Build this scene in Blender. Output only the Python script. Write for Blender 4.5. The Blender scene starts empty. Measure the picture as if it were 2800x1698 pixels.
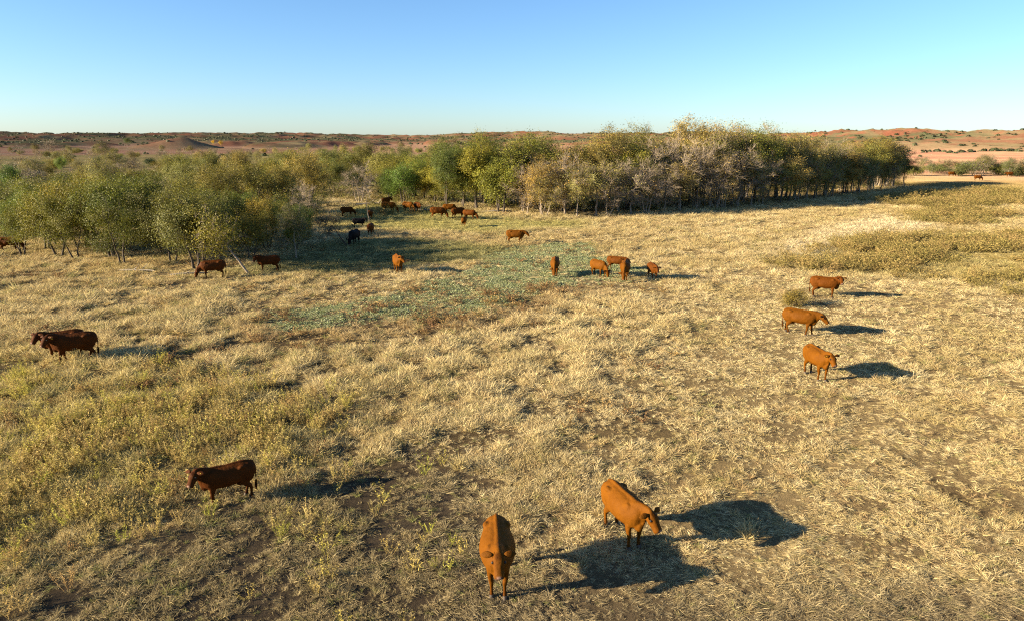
import bpy, math, random
import numpy as np
from mathutils import Vector, Matrix

# ---------------------------------------------------------------- scene, camera, light
scene = bpy.context.scene
COL = scene.collection
CAM_H, PITCH, FOC = 10.0, math.radians(14.08), 1870.0      # metres, radians, focal length in photo pixels (2800 wide)
SUN_EL, SUN_DIR = math.radians(16.0), math.radians(195.0)  # direction TO the sun, counter-clockwise from +X

cam_data = bpy.data.cameras.new("camera")
cam_data.sensor_width = 36.0
cam_data.lens = 36.0 * FOC / 2800.0
cam_data.clip_start = 0.1
cam_data.clip_end = 30000.0
cam = bpy.data.objects.new("camera", cam_data)
COL.objects.link(cam)
cam.location = (0, 0, CAM_H)
cam.rotation_euler = (math.pi / 2 - PITCH, 0, 0)
scene.camera = cam

world = bpy.data.worlds.new("World")
scene.world = world
world.use_nodes = True
wn = world.node_tree.nodes
sky = wn.new("ShaderNodeTexSky")
sky.sky_type = 'NISHITA'
sky.sun_disc = False
sky.sun_elevation = SUN_EL
sky.sun_rotation = math.pi / 2 - SUN_DIR
sky.altitude = 0.0
sky.air_density = 0.9
sky.dust_density = 0.3
sky.ozone_density = 5.0
bg = wn["Background"]
bg.inputs["Strength"].default_value = 0.056
world.node_tree.links.new(sky.outputs[0], bg.inputs[0])

sun_data = bpy.data.lights.new("sun", 'SUN')
sun_data.energy = 5.0
sun_data.angle = math.radians(0.53)
sun_data.color = (1.0, 0.83, 0.58)
sun = bpy.data.objects.new("sun", sun_data)
COL.objects.link(sun)
sdir = Vector((math.cos(SUN_EL) * math.cos(SUN_DIR), math.cos(SUN_EL) * math.sin(SUN_DIR), math.sin(SUN_EL)))
sun.rotation_euler = sdir.to_track_quat('Z', 'Y').to_euler()
sun.location = sdir * 60

scene.view_settings.view_transform = 'Standard'
scene.view_settings.look = 'None'
scene.view_settings.exposure = 2.05
scene.view_settings.gamma = 1.0
scene.render.engine = 'CYCLES'
scene.cycles.max_bounces = 4
scene.cycles.diffuse_bounces = 2
scene.cycles.transmission_bounces = 3
scene.cycles.use_denoising = False
scene.cycles.filter_width = 1.15

# ---------------------------------------------------------------- numeric helpers
def _hash(ix, iy, seed):
    n = (ix.astype(np.int64) * 374761393 + iy.astype(np.int64) * 668265263 + seed * 1442695041) & 0x7fffffff
    n = ((n ^ (n >> 13)) * 1274126177) & 0x7fffffff
    n = n ^ (n >> 16)
    return (n & 0xffff) / 65535.0

def vnoise(x, y, seed=0):
    x = np.asarray(x, float); y = np.asarray(y, float)
    ix = np.floor(x); iy = np.floor(y)
    fx = x - ix; fy = y - iy
    fx = fx * fx * fx * (fx * (fx * 6 - 15) + 10); fy = fy * fy * fy * (fy * (fy * 6 - 15) + 10)
    a = _hash(ix, iy, seed); b = _hash(ix + 1, iy, seed)
    c = _hash(ix, iy + 1, seed); d = _hash(ix + 1, iy + 1, seed)
    return (a + (b - a) * fx) * (1 - fy) + (c + (d - c) * fx) * fy

def fbm(x, y, seed=0, octaves=4, gain=0.5):
    s = 0.0; a = 1.0; t = 0.0
    x = np.asarray(x, float); y = np.asarray(y, float)
    for o in range(octaves):
        s = s + a * vnoise(x, y, seed + o * 17); t += a; a *= gain
        x, y = x * 1.93 + y * 0.6 + 5.2, y * 1.93 - x * 0.6 + 1.7
    return s / t

def ss(a, b, x):
    t = np.clip((np.asarray(x, float) - a) / (b - a), 0, 1)
    return t * t * (3 - 2 * t)

def terrain(x, y):
    x = np.asarray(x, float); y = np.asarray(y, float)
    r = np.hypot(x, y); az = np.degrees(np.arctan2(x, y))
    near = 1 - ss(150, 500, r)
    h = near * (0.22 * (fbm(x / 11, y / 11, 3, 3) - .5) + 0.07 * (fbm(x / 1.7, y / 1.7, 9, 2) - .5))
    h = h + 0.7 * np.exp(-(((x + 14) / 13) ** 2 + ((y - 103) / 9) ** 2))
    # lone conical mound on the plain, left of centre
    dm = np.hypot((x + 300) , (y - 640) )
    h = h + 12.5 * np.clip(1 - dm / 44, 0, 1) ** 1.25 * (0.85 + 0.3 * fbm(x / 9, y / 9, 31, 3))
    # eroded red hills along the skyline
    r0 = 1250 - 620 * ss(-2, 17, az)
    up = ss(0, 1, (r - r0) / (520 + 250 * (1 - ss(0, 17, az))))
    ridge = 1 - np.abs(2 * fbm(x / 170, y / 170, 51, 4) - 1)
    big = fbm(x / 330, y / 330, 71, 3)
    gul = 1 - np.abs(2 * fbm(x / 55, y / 55, 91, 3) - 1)
    top = 11.5 + 26 * (big - 0.38) + 18 * (ridge - 0.6) - 9 * ss(6, 20, az) + 3.5 * ss(5, 25, az)
    h = h + up * (top + 9.0 * (gul - 0.75) * (1 - ss(2300, 3200, r)))
    # low knolls in front of the main hills
    kn = ss(0.60, 0.82, fbm(x / 120, y / 120, 133, 3)) * ss(500, 800, r) * (1 - up)
    fin = 1 - np.abs(2 * fbm(x / 24, y / 24, 97, 3) - 1)
    h = h + kn * (5 * (0.5 + 0.8 * gul) + 2.5 * (fin - .6))
    h = h + up * 4.5 * (fin - .65) * (1 - ss(1700, 2300, r))
    h = h + ss(300, 1200, r) * 1.5 * (fbm(x / 200, y / 200, 7, 2) - 0.5)
    return h

def ground_at(u, v):
    """world point of the ground seen at (u, v) on a 2464 px wide print of the photo"""
    px = u * 2800 / 2464 - 1400; py = v * 2800 / 2464 - 849
    dy = math.cos(PITCH) - py / FOC * math.sin(PITCH)
    dz = -math.sin(PITCH) - py / FOC * math.cos(PITCH)
    z = 0.0
    for _ in range(4):
        t = (CAM_H - z) / max(-dz, 1e-3)
        x, y = px / FOC * t, dy * t
        z = float(terrain(x, y))
    return x, y, z

def region(pts):
    return np.array([ground_at(u, v)[:2] for u, v in pts])

def poly_mask(x, y, poly, soft, seed=0, wob=1.0, wl=4.0):
    """1 inside, 0 outside, uneven soft border"""
    x = np.asarray(x, float); y = np.asarray(y, float)
    pad = soft + wob + .01
    near = (x > poly[:, 0].min() - pad) & (x < poly[:, 0].max() + pad) & (y > poly[:, 1].min() - pad) & (y < poly[:, 1].max() + pad)
    if not near.all():
        out = np.zeros(x.shape)
        if near.any(): out[near] = poly_mask(x[near], y[near], poly, soft, seed, wob, wl)
        return out
    px = x + wob * 2 * (fbm(x / wl, y / wl, seed + 5, 3) - .5)
    py = y + wob * 2 * (fbm(x / wl, y / wl, seed + 77, 3) - .5)
    inside = np.zeros(px.shape, bool); dist = np.full(px.shape, 1e9)
    n = len(poly)
    for i in range(n):
        ax, ay = poly[i]; bx, by = poly[(i + 1) % n]
        ex, ey = bx - ax, by - ay
        t = np.clip(((px - ax) * ex + (py - ay) * ey) / (ex * ex + ey * ey + 1e-9), 0, 1)
        dist = np.minimum(dist, np.hypot(px - ax - t * ex, py - ay - t * ey))
        with np.errstate(divide='ignore', invalid='ignore'):
            c = ((ay > py) != (by > py)) & (px < (bx - ax) * (py - ay) / (by - ay + 1e-12) + ax)
        inside ^= c
    sd = np.where(inside, dist, -dist)
    return ss(-soft, soft, sd)

# ---------------------------------------------------------------- regions of the pasture (ground outlines)
R_COVER = region([(620, 775), (700, 745), (850, 720), (1010, 685), (1130, 645), (1200, 610), (1260, 590), (1400, 588),
                  (1450, 630), (1560, 655), (1570, 675), (1400, 685), (1270, 705), (1180, 735), (1050, 765), (900, 770), (800, 785), (690, 793)])
R_FRINGE = region([(560, 800), (620, 760), (1000, 745), (1180, 715), (1300, 690), (1450, 690), (1350, 735), (1150, 800), (900, 830), (650, 840)])
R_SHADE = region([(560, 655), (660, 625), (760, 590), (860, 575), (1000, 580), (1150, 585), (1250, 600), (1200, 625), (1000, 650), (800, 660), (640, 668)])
R_LAWN = region([(800, 540), (830, 500), (930, 490), (1100, 510), (1300, 528), (1420, 532), (1400, 550), (1150, 560), (960, 555)])
R_SCRUB = [region([(1960, 650), (2040, 610), (2090, 585), (2200, 568), (2470, 566), (2560, 600), (2560, 690), (2464, 694), (2250, 682), (2060, 664)]),
           region([(2190, 522), (2240, 505), (2330, 500), (2380, 520), (2330, 538), (2230, 540)]),
           region([(2120, 480), (2300, 462), (2560, 456), (2560, 500), (2420, 492), (2300, 500), (2180, 494)]),
           region([(2160, 440), (2300, 436), (2560, 438), (2560, 450), (2300, 452), (2170, 450)])]
R_WEED = region([(-60, 830), (60, 850), (200, 900), (420, 900), (600, 930), (620, 1060), (560, 1110), (380, 1080), (220, 1090), (-80, 1150)])
R_PLUME = region([(-80, 1080), (250, 1040), (420, 950), (600, 960), (740, 1060), (690, 1130), (450, 1180), (250, 1290), (-80, 1360)])
R_DARK = region([(-200, 1400), (180, 1330), (480, 1240), (640, 1170), (860, 1090), (1060, 1080), (1180, 1160), (1230, 1300), (1300, 1494), (1350, 1800), (-200, 1800)])
R_BROWN = region([(1100, 1330), (1400, 1400), (1900, 1420), (2300, 1400), (2700, 1300), (2700, 1800), (1100, 1800)])
R_MAT = region([(1560, 1494), (1700, 1330), (1800, 1150), (2050, 960), (2300, 900), (2700, 900), (2700, 1600), (1560, 1600)])
R_BUNCH = region([(-100, 700), (300, 690), (560, 720), (700, 830), (1000, 800), (1300, 740), (1560, 720), (1620, 780), (1450, 900), (1250, 1010), (1000, 1060), (800, 1040), (760, 1080), (560, 1160), (330, 1260), (-100, 1330), (-100, 800)])
R_GRAZED = region([(1450, 1120), (1500, 900), (1600, 760), (1850, 640), (2000, 680), (2300, 700), (2600, 720), (2600, 880), (2150, 900), (1900, 1050), (1700, 1250)])
R_DRY = region([(1850, 600), (1950, 560), (2150, 520), (2250, 545), (2180, 570), (2060, 600), (1950, 640)])
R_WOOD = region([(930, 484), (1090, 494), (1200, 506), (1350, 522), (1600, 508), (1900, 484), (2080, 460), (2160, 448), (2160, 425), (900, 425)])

def masks(x, y):
    m = {}
    m['cover'] = poly_mask(x, y, R_COVER, 1.2, 1, 2.0, 5)
    m['fringe'] = poly_mask(x, y, R_FRINGE, 1.6, 2, 1.8, 4)
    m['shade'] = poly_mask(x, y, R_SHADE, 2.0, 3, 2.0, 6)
    m['lawn'] = poly_mask(x, y, R_LAWN, 3.0, 4, 3.0, 8)
    s = 0
    for k, p in enumerate(R_SCRUB):
        s = np.maximum(s, poly_mask(x, y, p, 3.0, 10 + k, 4.0, 7))
    m['scrub'] = s
    m['weed'] = poly_mask(x, y, R_WEED, 3.0, 20, 3.5, 5)
    m['plume'] = poly_mask(x, y, R_PLUME, 4.0, 21, 4.0, 4)
    m['dark'] = poly_mask(x, y, R_DARK, 1.6, 22, 1.8, 4)
    m['brown'] = poly_mask(x, y, R_BROWN, 1.5, 23, 1.4, 3)
    m['bunch'] = poly_mask(x, y, R_BUNCH, 3.5, 28, 3.5, 5)
    m['mat'] = poly_mask(x, y, R_MAT, 1.5, 24, 1.5, 4)
    m['grazed'] = poly_mask(x, y, R_GRAZED, 3.0, 25, 2.5, 6)
    m['dry'] = poly_mask(x, y, R_DRY, 2.5, 26, 2.5, 6)
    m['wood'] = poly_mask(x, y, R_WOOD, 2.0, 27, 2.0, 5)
    return m

# ---------------------------------------------------------------- tagging and linking
def tag(o, label=None, cat=None, group=None, kind=None):
    if label: o["label"] = label
    if cat: o["category"] = cat
    if group: o["group"] = group
    if kind: o["kind"] = kind
    return o

def mesh_from(name, verts, faces, mats=(), smooth=False):
    me = bpy.data.meshes.new(name)
    me.from_pydata([tuple(v) for v in verts], [], [tuple(f) for f in faces])
    for m in mats: me.materials.append(m)
    if smooth: me.polygons.foreach_set("use_smooth", [True] * len(me.polygons))
    me.update()
    return me

def link(name, me, parent=None):
    o = bpy.data.objects.new(name, me)
    COL.objects.link(o)
    if parent: o.parent = parent
    return o

def empty(name, loc, rz=0.0, scale=1.0):
    o = bpy.data.objects.new(name, None)
    COL.objects.link(o)
    o.location = loc; o.rotation_euler = (0, 0, rz); o.scale = (scale,) * 3
    o.empty_display_size = 0.3
    return o

# ---------------------------------------------------------------- materials
def new_mat(name):
    m = bpy.data.materials.new(name); m.use_nodes = True
    nt = m.node_tree
    for n in list(nt.nodes): nt.nodes.remove(n)
    out = nt.nodes.new("ShaderNodeOutputMaterial")
    return m, nt, out

def N(nt, typ, **kw):
    n = nt.nodes.new(typ)
    for k, v in kw.items(): setattr(n, k, v)
    return n

def mixrgb(nt, a, b, fac, blend='MIX'):
    n = N(nt, "ShaderNodeMix", data_type='RGBA', blend_type=blend)
    n.clamp_factor = True
    for sock, val in ((n.inputs[0], fac), (n.inputs[6], a), (n.inputs[7], b)):
        if hasattr(val, "is_output") or isinstance(val, bpy.types.NodeSocket): nt.links.new(val, sock)
        elif isinstance(val, (int, float)): sock.default_value = val
        else: sock.default_value = (*val, 1.0) if len(val) == 3 else val
    return n.outputs[2]

def math_node(nt, op, a, b=None, c=None):
    n = N(nt, "ShaderNodeMath", operation=op)
    for i, v in enumerate((a, b, c)):
        if v is None: continue
        if isinstance(v, bpy.types.NodeSocket): nt.links.new(v, n.inputs[i])
        else: n.inputs[i].default_value = v
    return n.outputs[0]

def two_sided(nt, out, color, trans=0.3, rough=0.9):
    d = N(nt, "ShaderNodeBsdfDiffuse"); t = N(nt, "ShaderNodeBsdfTranslucent")
    nt.links.new(color, d.inputs[0]); nt.links.new(color, t.inputs[0])
    mx = N(nt, "ShaderNodeMixShader"); mx.inputs[0].default_value = trans
    nt.links.new(d.outputs[0], mx.inputs[1]); nt.links.new(t.outputs[0], mx.inputs[2])
    nt.links.new(mx.outputs[0], out.inputs[0])

def mat_blade(name, trans=0.3):
    m, nt, out = new_mat(name)
    a = N(nt, "ShaderNodeAttribute", attribute_type='INSTANCER', attribute_name="tint")
    v = N(nt, "ShaderNodeAttribute", attribute_type='GEOMETRY', attribute_name="bv")
    s = math_node(nt, 'MULTIPLY_ADD', v.outputs["Fac"], 0.75, 0.62)
    cmb = N(nt, "ShaderNodeCombineXYZ")
    for i in range(3): nt.links.new(s, cmb.inputs[i])
    c = mixrgb(nt, a.outputs["Color"], cmb.outputs[0], 1.0, 'MULTIPLY')
    two_sided(nt, out, c, trans)
    return m

def mat_leaf():
    m, nt, out = new_mat("leaf")
    oi = N(nt, "ShaderNodeObjectInfo")
    v = N(nt, "ShaderNodeAttribute", attribute_type='GEOMETRY', attribute_name="lv")
    sep = N(nt, "ShaderNodeSeparateColor"); nt.links.new(v.outputs["Color"], sep.inputs[0])
    yel = mixrgb(nt, oi.outputs["Color"], (1.50, 1.22, 0.58), 1.0, 'MULTIPLY')
    c = mixrgb(nt, oi.outputs["Color"], yel, sep.outputs[1])
    s = math_node(nt, 'MULTIPLY_ADD', sep.outputs[0], 0.8, 0.6)
    cmb = N(nt, "ShaderNodeCombineXYZ")
    for i in range(3): nt.links.new(s, cmb.inputs[i])
    c = mixrgb(nt, c, cmb.outputs[0], 1.0, 'MULTIPLY')
    d = N(nt, "ShaderNodeBsdfPrincipled"); t = N(nt, "ShaderNodeBsdfTranslucent")
    d.inputs["Roughness"].default_value = 0.55
    d.inputs["Specular IOR Level"].default_value = 0.25
    nt.links.new(c, d.inputs["Base Color"]); nt.links.new(c, t.inputs[0])
    mx = N(nt, "ShaderNodeMixShader"); mx.inputs[0].default_value = 0.32
    nt.links.new(d.outputs[0], mx.inputs[1]); nt.links.new(t.outputs[0], mx.inputs[2])
    nt.links.new(mx.outputs[0], out.inputs[0])
    return m

def mat_bark(name, ca, cb, sc=3.0):
    m, nt, out = new_mat(name)
    tc = N(nt, "ShaderNodeTexCoord")
    mp = N(nt, "ShaderNodeMapping"); mp.inputs["Scale"].default_value = (sc * 3, sc * 3, sc)
    nt.links.new(tc.outputs["Object"], mp.inputs[0])
    nz = N(nt, "ShaderNodeTexNoise"); nz.inputs["Scale"].default_value = 2.0; nz.inputs["Detail"].default_value = 6
    nt.links.new(mp.outputs[0], nz.inputs[0])
    c = mixrgb(nt, ca, cb, nz.outputs[0])
    p = N(nt, "ShaderNodeBsdfPrincipled"); p.inputs["Roughness"].default_value = 0.92
    p.inputs["Specular IOR Level"].default_value = 0.15
    nt.links.new(c, p.inputs["Base Color"])
    b = N(nt, "ShaderNodeBump"); b.inputs["Strength"].default_value = 0.6; b.inputs["Distance"].default_value = 0.03
    nt.links.new(nz.outputs[0], b.inputs["Height"]); nt.links.new(b.outputs[0], p.inputs["Normal"])
    nt.links.new(p.outputs[0], out.inputs[0])
    return m

def mat_ground():
    m, nt, out = new_mat("pasture_soil")
    a = N(nt, "ShaderNodeAttribute", attribute_type='GEOMETRY', attribute_name="soil")
    geo = N(nt, "ShaderNodeNewGeometry")
    n1 = N(nt, "ShaderNodeTexNoise"); n1.inputs["Scale"].default_value = 7.0; n1.inputs["Detail"].default_value = 8; n1.inputs["Roughness"].default_value = 0.7
    n2 = N(nt, "ShaderNodeTexNoise"); n2.inputs["Scale"].default_value = 0.35; n2.inputs["Detail"].default_value = 6; n2.inputs["Roughness"].default_value = 0.65
    n3 = N(nt, "ShaderNodeTexNoise"); n3.inputs["Scale"].default_value = 0.06; n3.inputs["Detail"].default_value = 8; n3.inputs["Roughness"].default_value = 0.7
    for n in (n1, n2, n3): nt.links.new(geo.outputs["Position"], n.inputs[0])
    n4 = N(nt, "ShaderNodeTexNoise"); n4.inputs["Scale"].default_value = 38.0; n4.inputs["Detail"].default_value = 4; n4.inputs["Roughness"].default_value = 0.8
    nt.links.new(geo.outputs["Position"], n4.inputs[0])
    f = math_node(nt, 'ADD', math_node(nt, 'MULTIPLY_ADD', n4.outputs[0], 1.1, -0.55), math_node(nt, 'MULTIPLY', n1.outputs[0], 0.9))
    f = math_node(nt, 'ADD', f, math_node(nt, 'MULTIPLY', n2.outputs[0], 0.9))
    f = math_node(nt, 'ADD', f, math_node(nt, 'MULTIPLY', n3.outputs[0], 0.8))
    f = math_node(nt, 'SUBTRACT', f, 0.30)
    cmb = N(nt, "ShaderNodeCombineXYZ")
    for i in range(3): nt.links.new(f, cmb.inputs[i])
    c = mixrgb(nt, a.outputs["Color"], cmb.outputs[0], 1.0, 'MULTIPLY')
    d = N(nt, "ShaderNodeBsdfDiffuse"); d.inputs["Roughness"].default_value = 1.0
    nt.links.new(c, d.inputs[0])
    b = N(nt, "ShaderNodeBump"); b.inputs["Strength"].default_value = 0.9; b.inputs["Distance"].default_value = 0.08
    nt.links.new(math_node(nt, 'ADD', n1.outputs[0], math_node(nt, 'MULTIPLY', n4.outputs[0], 0.4)), b.inputs["Height"]); nt.links.new(b.outputs[0], d.inputs["Normal"])
    nt.links.new(d.outputs[0], out.inputs[0])
    return m

def mat_plain(name, col, rough=0.6, spec=0.3, noise=0.0):
    m, nt, out = new_mat(name)
    p = N(nt, "ShaderNodeBsdfPrincipled")
    p.inputs["Roughness"].default_value = rough; p.inputs["Specular IOR Level"].default_value = spec
    nz = N(nt, "ShaderNodeTexNoise"); nz.inputs["Scale"].default_value = 30.0
    tc = N(nt, "ShaderNodeTexCoord"); nt.links.new(tc.outputs["Object"], nz.inputs[0])
    c = mixrgb(nt, tuple(x * 0.8 for x in col), tuple(min(1, x * 1.2) for x in col), nz.outputs[0])
    nt.links.new(c, p.inputs["Base Color"])
    nt.links.new(p.outputs[0], out.inputs[0])
    return m

def mat_coat():
    m, nt, out = new_mat("cattle_coat")
    oi = N(nt, "ShaderNodeObjectInfo")
    at = N(nt, "ShaderNodeAttribute", attribute_type='GEOMETRY', attribute_name="tone")
    sep = N(nt, "ShaderNodeSeparateColor"); nt.links.new(at.outputs["Color"], sep.inputs[0])
    tc = N(nt, "ShaderNodeTexCoord")
    n1 = N(nt, "ShaderNodeTexNoise"); n1.inputs["Scale"].default_value = 2.6; n1.inputs["Detail"].default_value = 5
    mp = N(nt, "ShaderNodeMapping"); mp.inputs["Scale"].default_value = (14, 60, 60)
    n2 = N(nt, "ShaderNodeTexNoise"); n2.inputs["Scale"].default_value = 1.5; n2.inputs["Detail"].default_value = 4
    nt.links.new(tc.outputs["Object"], n1.inputs[0]); nt.links.new(tc.outputs["Object"], mp.inputs[0]); nt.links.new(mp.outputs[0], n2.inputs[0])
    dark = mixrgb(nt, oi.outputs["Color"], (0.36, 0.30, 0.30), 1.0, 'MULTIPLY')
    light = mixrgb(nt, oi.outputs["Color"], (1.35, 1.40, 1.30), 1.0, 'MULTIPLY')
    f = math_node(nt, 'ADD', math_node(nt, 'MULTIPLY', n1.outputs[0], 0.9), math_node(nt, 'MULTIPLY', n2.outputs[0], 0.5))
    f = math_node(nt, 'SUBTRACT', f, 0.06)
    c = mixrgb(nt, dark, light, f)
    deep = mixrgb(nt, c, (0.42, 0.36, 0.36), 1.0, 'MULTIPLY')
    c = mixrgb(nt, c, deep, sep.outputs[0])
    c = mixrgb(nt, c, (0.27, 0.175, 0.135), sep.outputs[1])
    p = N(nt, "ShaderNodeBsdfPrincipled")
    nt.links.new(c, p.inputs["Base Color"])
    p.inputs["Roughness"].default_value = 0.66
    p.inputs["Specular IOR Level"].default_value = 0.06
    wv = N(nt, "ShaderNodeTexWave", wave_type='BANDS', bands_direction='X'); wv.inputs["Scale"].default_value = 2.6
    wv.inputs["Distortion"].default_value = 2.5; wv.inputs["Detail"].default_value = 1.0; wv.inputs["Detail Scale"].default_value = 1.2
    nt.links.new(tc.outputs["Object"], wv.inputs[0])
    n3 = N(nt, "ShaderNodeTexNoise"); n3.inputs["Scale"].default_value = 5.5; n3.inputs["Detail"].default_value = 2
    nt.links.new(tc.outputs["Object"], n3.inputs[0])
    hgt = math_node(nt, 'ADD', math_node(nt, 'MULTIPLY', wv.outputs["Fac"], 0.035), math_node(nt, 'MULTIPLY', n3.outputs[0], 0.9))
    hgt = math_node(nt, 'ADD', hgt, math_node(nt, 'MULTIPLY', n2.outputs[0], 0.25))
    b = N(nt, "ShaderNodeBump"); b.inputs["Strength"].default_value = 0.75; b.inputs["Distance"].default_value = 0.05
    nt.links.new(hgt, b.inputs["Height"]); nt.links.new(b.outputs[0], p.inputs["Normal"])
    nt.links.new(p.outputs[0], out.inputs[0])
    return m

M_GROUND = mat_ground()
M_BLADE = mat_blade("grass_blade", 0.30)
M_LEAF = mat_leaf()
M_BARK = mat_bark("bark_brown", (0.03, 0.024, 0.018), (0.11, 0.09, 0.07))
M_PALE = mat_bark("bark_pale", (0.13, 0.10, 0.073), (0.31, 0.255, 0.19))
M_DEAD = mat_bark("dead_wood", (0.14, 0.115, 0.09), (0.33, 0.29, 0.23))
M_COAT = mat_coat()
M_EYE = mat_plain("eye_dark", (0.012, 0.009, 0.007), 0.5, 0.3)
M_HOOF = mat_plain("hoof_horn", (0.05, 0.036, 0.026), 0.6, 0.3)
M_TAG = mat_plain("ear_tag_yellow", (0.75, 0.55, 0.04), 0.45, 0.4)

# ---------------------------------------------------------------- terrain sheet: pasture, plain and hills
def soil_colour(x, y):
    r = np.hypot(x, y); az = np.degrees(np.arctan2(x, y))
    m = masks(x, y)
    n = fbm(x / 6, y / 6, 201, 4); n2 = fbm(x / 28, y / 28, 207, 4)
    C = lambda c: np.array(c, float)[None, :]
    def mix(a, b, f): return a + (b - a) * np.clip(f, 0, 1)[:, None]
    c = mix(C((0.095, 0.070, 0.040)), C((0.165, 0.125, 0.068)), ss(.3, .7, n))
    c = mix(c, C((0.34, 0.255, 0.12)), ss(45, 110, r) * (0.6 + 0.4 * n2))
    c = mix(c, C((0.24, 0.19, 0.075)), ss(.45, .7, n2) * ss(60, 120, r) * 0.6)
    c = mix(c, C((0.15, 0.115, 0.062)), m['grazed'] * 0.5)
    c = mix(c, C((0.070, 0.055, 0.040)), m['dark'] * 0.9)
    c = mix(c, C((0.072, 0.056, 0.038)), m['brown'] * 0.85)
    c = mix(c, C((0.11, 0.078, 0.046)), m['fringe'] * 0.6)
    c = mix(c, C((0.13, 0.115, 0.07)), m['cover'] * 0.8)
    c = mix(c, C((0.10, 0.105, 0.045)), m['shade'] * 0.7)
    c = mix(c, C((0.24, 0.22, 0.075)), m['lawn'] * 0.7)
    c = mix(c, C((0.16, 0.125, 0.045)), m['scrub'] * 0.7)
    c = mix(c, C((0.15, 0.12, 0.055)), np.maximum(m['weed'], m['plume']) * 0.5)
    c = mix(c, C((0.42, 0.34, 0.20)), m['dry'] * 0.8)
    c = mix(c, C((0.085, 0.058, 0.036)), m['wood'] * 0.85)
    # beyond the pasture: olive scrubland on the left, straw on the right
    left = 1 - ss(-12, 4, az)
    c = mix(c, C((0.20, 0.175, 0.075)), left * ss(75, 120, r) * ss(.30, .60, n2) * 0.85)
    c = c * np.array([0.95, 0.92, 0.85])
    # red plain
    pl = ss(175, 250, r - 300 * left)
    pk = mix(C((0.25, 0.132, 0.088)), C((0.29, 0.185, 0.115)), ss(.42, .62, fbm(x / 90, y / 18, 221, 4)))
    pk = pk * (1 - 0.2 * ss(5, 20, az))[:, None]
    c = mix(c, pk, pl)
    # hills
    r0 = 1250 - 620 * ss(-2, 17, az)
    hl = np.maximum(ss(0.02, 0.22, (r - r0) / 700), ss(0.60, 0.7, fbm(x / 120, y / 120, 133, 3)) * ss(500, 800, r))
    dm = np.hypot(x + 300, y - 640)
    hl = np.maximum(hl, ss(46, 36, dm) * .8)
    e = 6.0
    hx = (terrain(x + e, y) - terrain(x - e, y)) / (2 * e); hy = (terrain(x, y + e) - terrain(x, y - e)) / (2 * e)
    steep = np.hypot(hx, hy)
    nh = fbm(x / 45, y / 45, 231, 5, 0.6); ng = fbm(x / 100, y / 60, 241, 4)
    hc = mix(C((0.16, 0.125, 0.07)), C((0.165, 0.085, 0.052)), ss(.4, .6, nh))
    hc = mix(hc, C((0.075, 0.080, 0.042)), ss(.47, .60, ng) * 0.85)
    hc = mix(hc, C((0.19, 0.072, 0.044)), ss(.18, .36, steep + .4 * (nh - .5)) * (0.45 + 0.4 * ss(0, 15, az)))
    hc = hc * (0.95 - 0.22 * ss(0, 12, az))[:, None]
    c = mix(c, hc, hl)
    return np.clip(c, 0, 1)

def build_terrain():
    rings = [2.0]
    while rings[-1] < 70: rings.append(rings[-1] * 1.014 + 0.01)
    while rings[-1] < 560: rings.append(rings[-1] * 1.022)
    while rings[-1] < 2500: rings.append(rings[-1] + 9.0)
    while rings[-1] < 9000: rings.append(rings[-1] * 1.12)
    rings = np.array(rings)
    az = np.radians(np.linspace(-47, 47, 560))
    A, R = np.meshgrid(az, rings)
    x = (R * np.sin(A)).ravel(); y = (R * np.cos(A)).ravel()
    z = terrain(x, y)
    nr, na = R.shape
    idx = np.arange(nr * na).reshape(nr, na)
    q = np.stack([idx[:-1, :-1], idx[:-1, 1:], idx[1:, 1:], idx[1:, :-1]], -1).reshape(-1, 4)[:, ::-1]
    # coarse fan for the rest of the ground, behind and beside the camera
    az2 = np.radians(np.concatenate([np.linspace(47, 313, 90)]))
    r2 = np.array([2.0, 5, 12, 30, 80, 200, 500, 1200, 3000, 9000])
    A2, R2 = np.meshgrid(az2, r2)
    x2 = (R2 * np.sin(A2)).ravel(); y2 = (R2 * np.cos(A2)).ravel(); z2 = 0 * x2
    i2 = np.arange(R2.size).reshape(R2.shape) + len(x)
    q2 = np.stack([i2[:-1, :-1], i2[:-1, 1:], i2[1:, 1:], i2[1:, :-1]], -1).reshape(-1, 4)[:, ::-1]
    # small disc under the camera
    n0 = len(x) + len(x2)
    a3 = np.radians(np.arange(0, 360, 12))
    x3 = np.concatenate([[0], 2.05 * np.sin(a3)]); y3 = np.concatenate([[0], 2.05 * np.cos(a3)]); z3 = np.full(len(x3), -0.02)
    tri = [(n0, n0 + 1 + (k + 1) % 30, n0 + 1 + k) for k in range(30)]
    V = np.stack([np.concatenate([x, x2, x3]), np.concatenate([y, y2, y3]), np.concatenate([z, z2, z3])], -1)
    me = bpy.data.meshes.new("ground")
    me.vertices.add(len(V)); me.vertices.foreach_set("co", V.ravel())
    quads = np.concatenate([q, q2])
    loops = np.concatenate([quads.ravel(), np.array(tri).ravel()])
    starts = np.concatenate([np.arange(len(quads)) * 4, len(quads) * 4 + np.arange(len(tri)) * 3])
    me.loops.add(len(loops)); me.loops.foreach_set("vertex_index", loops)
    me.polygons.add(len(starts)); me.polygons.foreach_set("loop_start", starts)
    me.polygons.foreach_set("use_smooth", np.ones(len(starts), bool))
    me.update(calc_edges=True); me.validate()
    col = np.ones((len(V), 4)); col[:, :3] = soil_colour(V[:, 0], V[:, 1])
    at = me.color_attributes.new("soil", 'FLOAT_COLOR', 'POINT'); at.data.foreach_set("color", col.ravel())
    me.materials.append(M_GROUND)
    return tag(link("ground", me), "dry tan pasture running out to the red plain and low eroded hills", "ground", kind="structure")
build_terrain()

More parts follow.
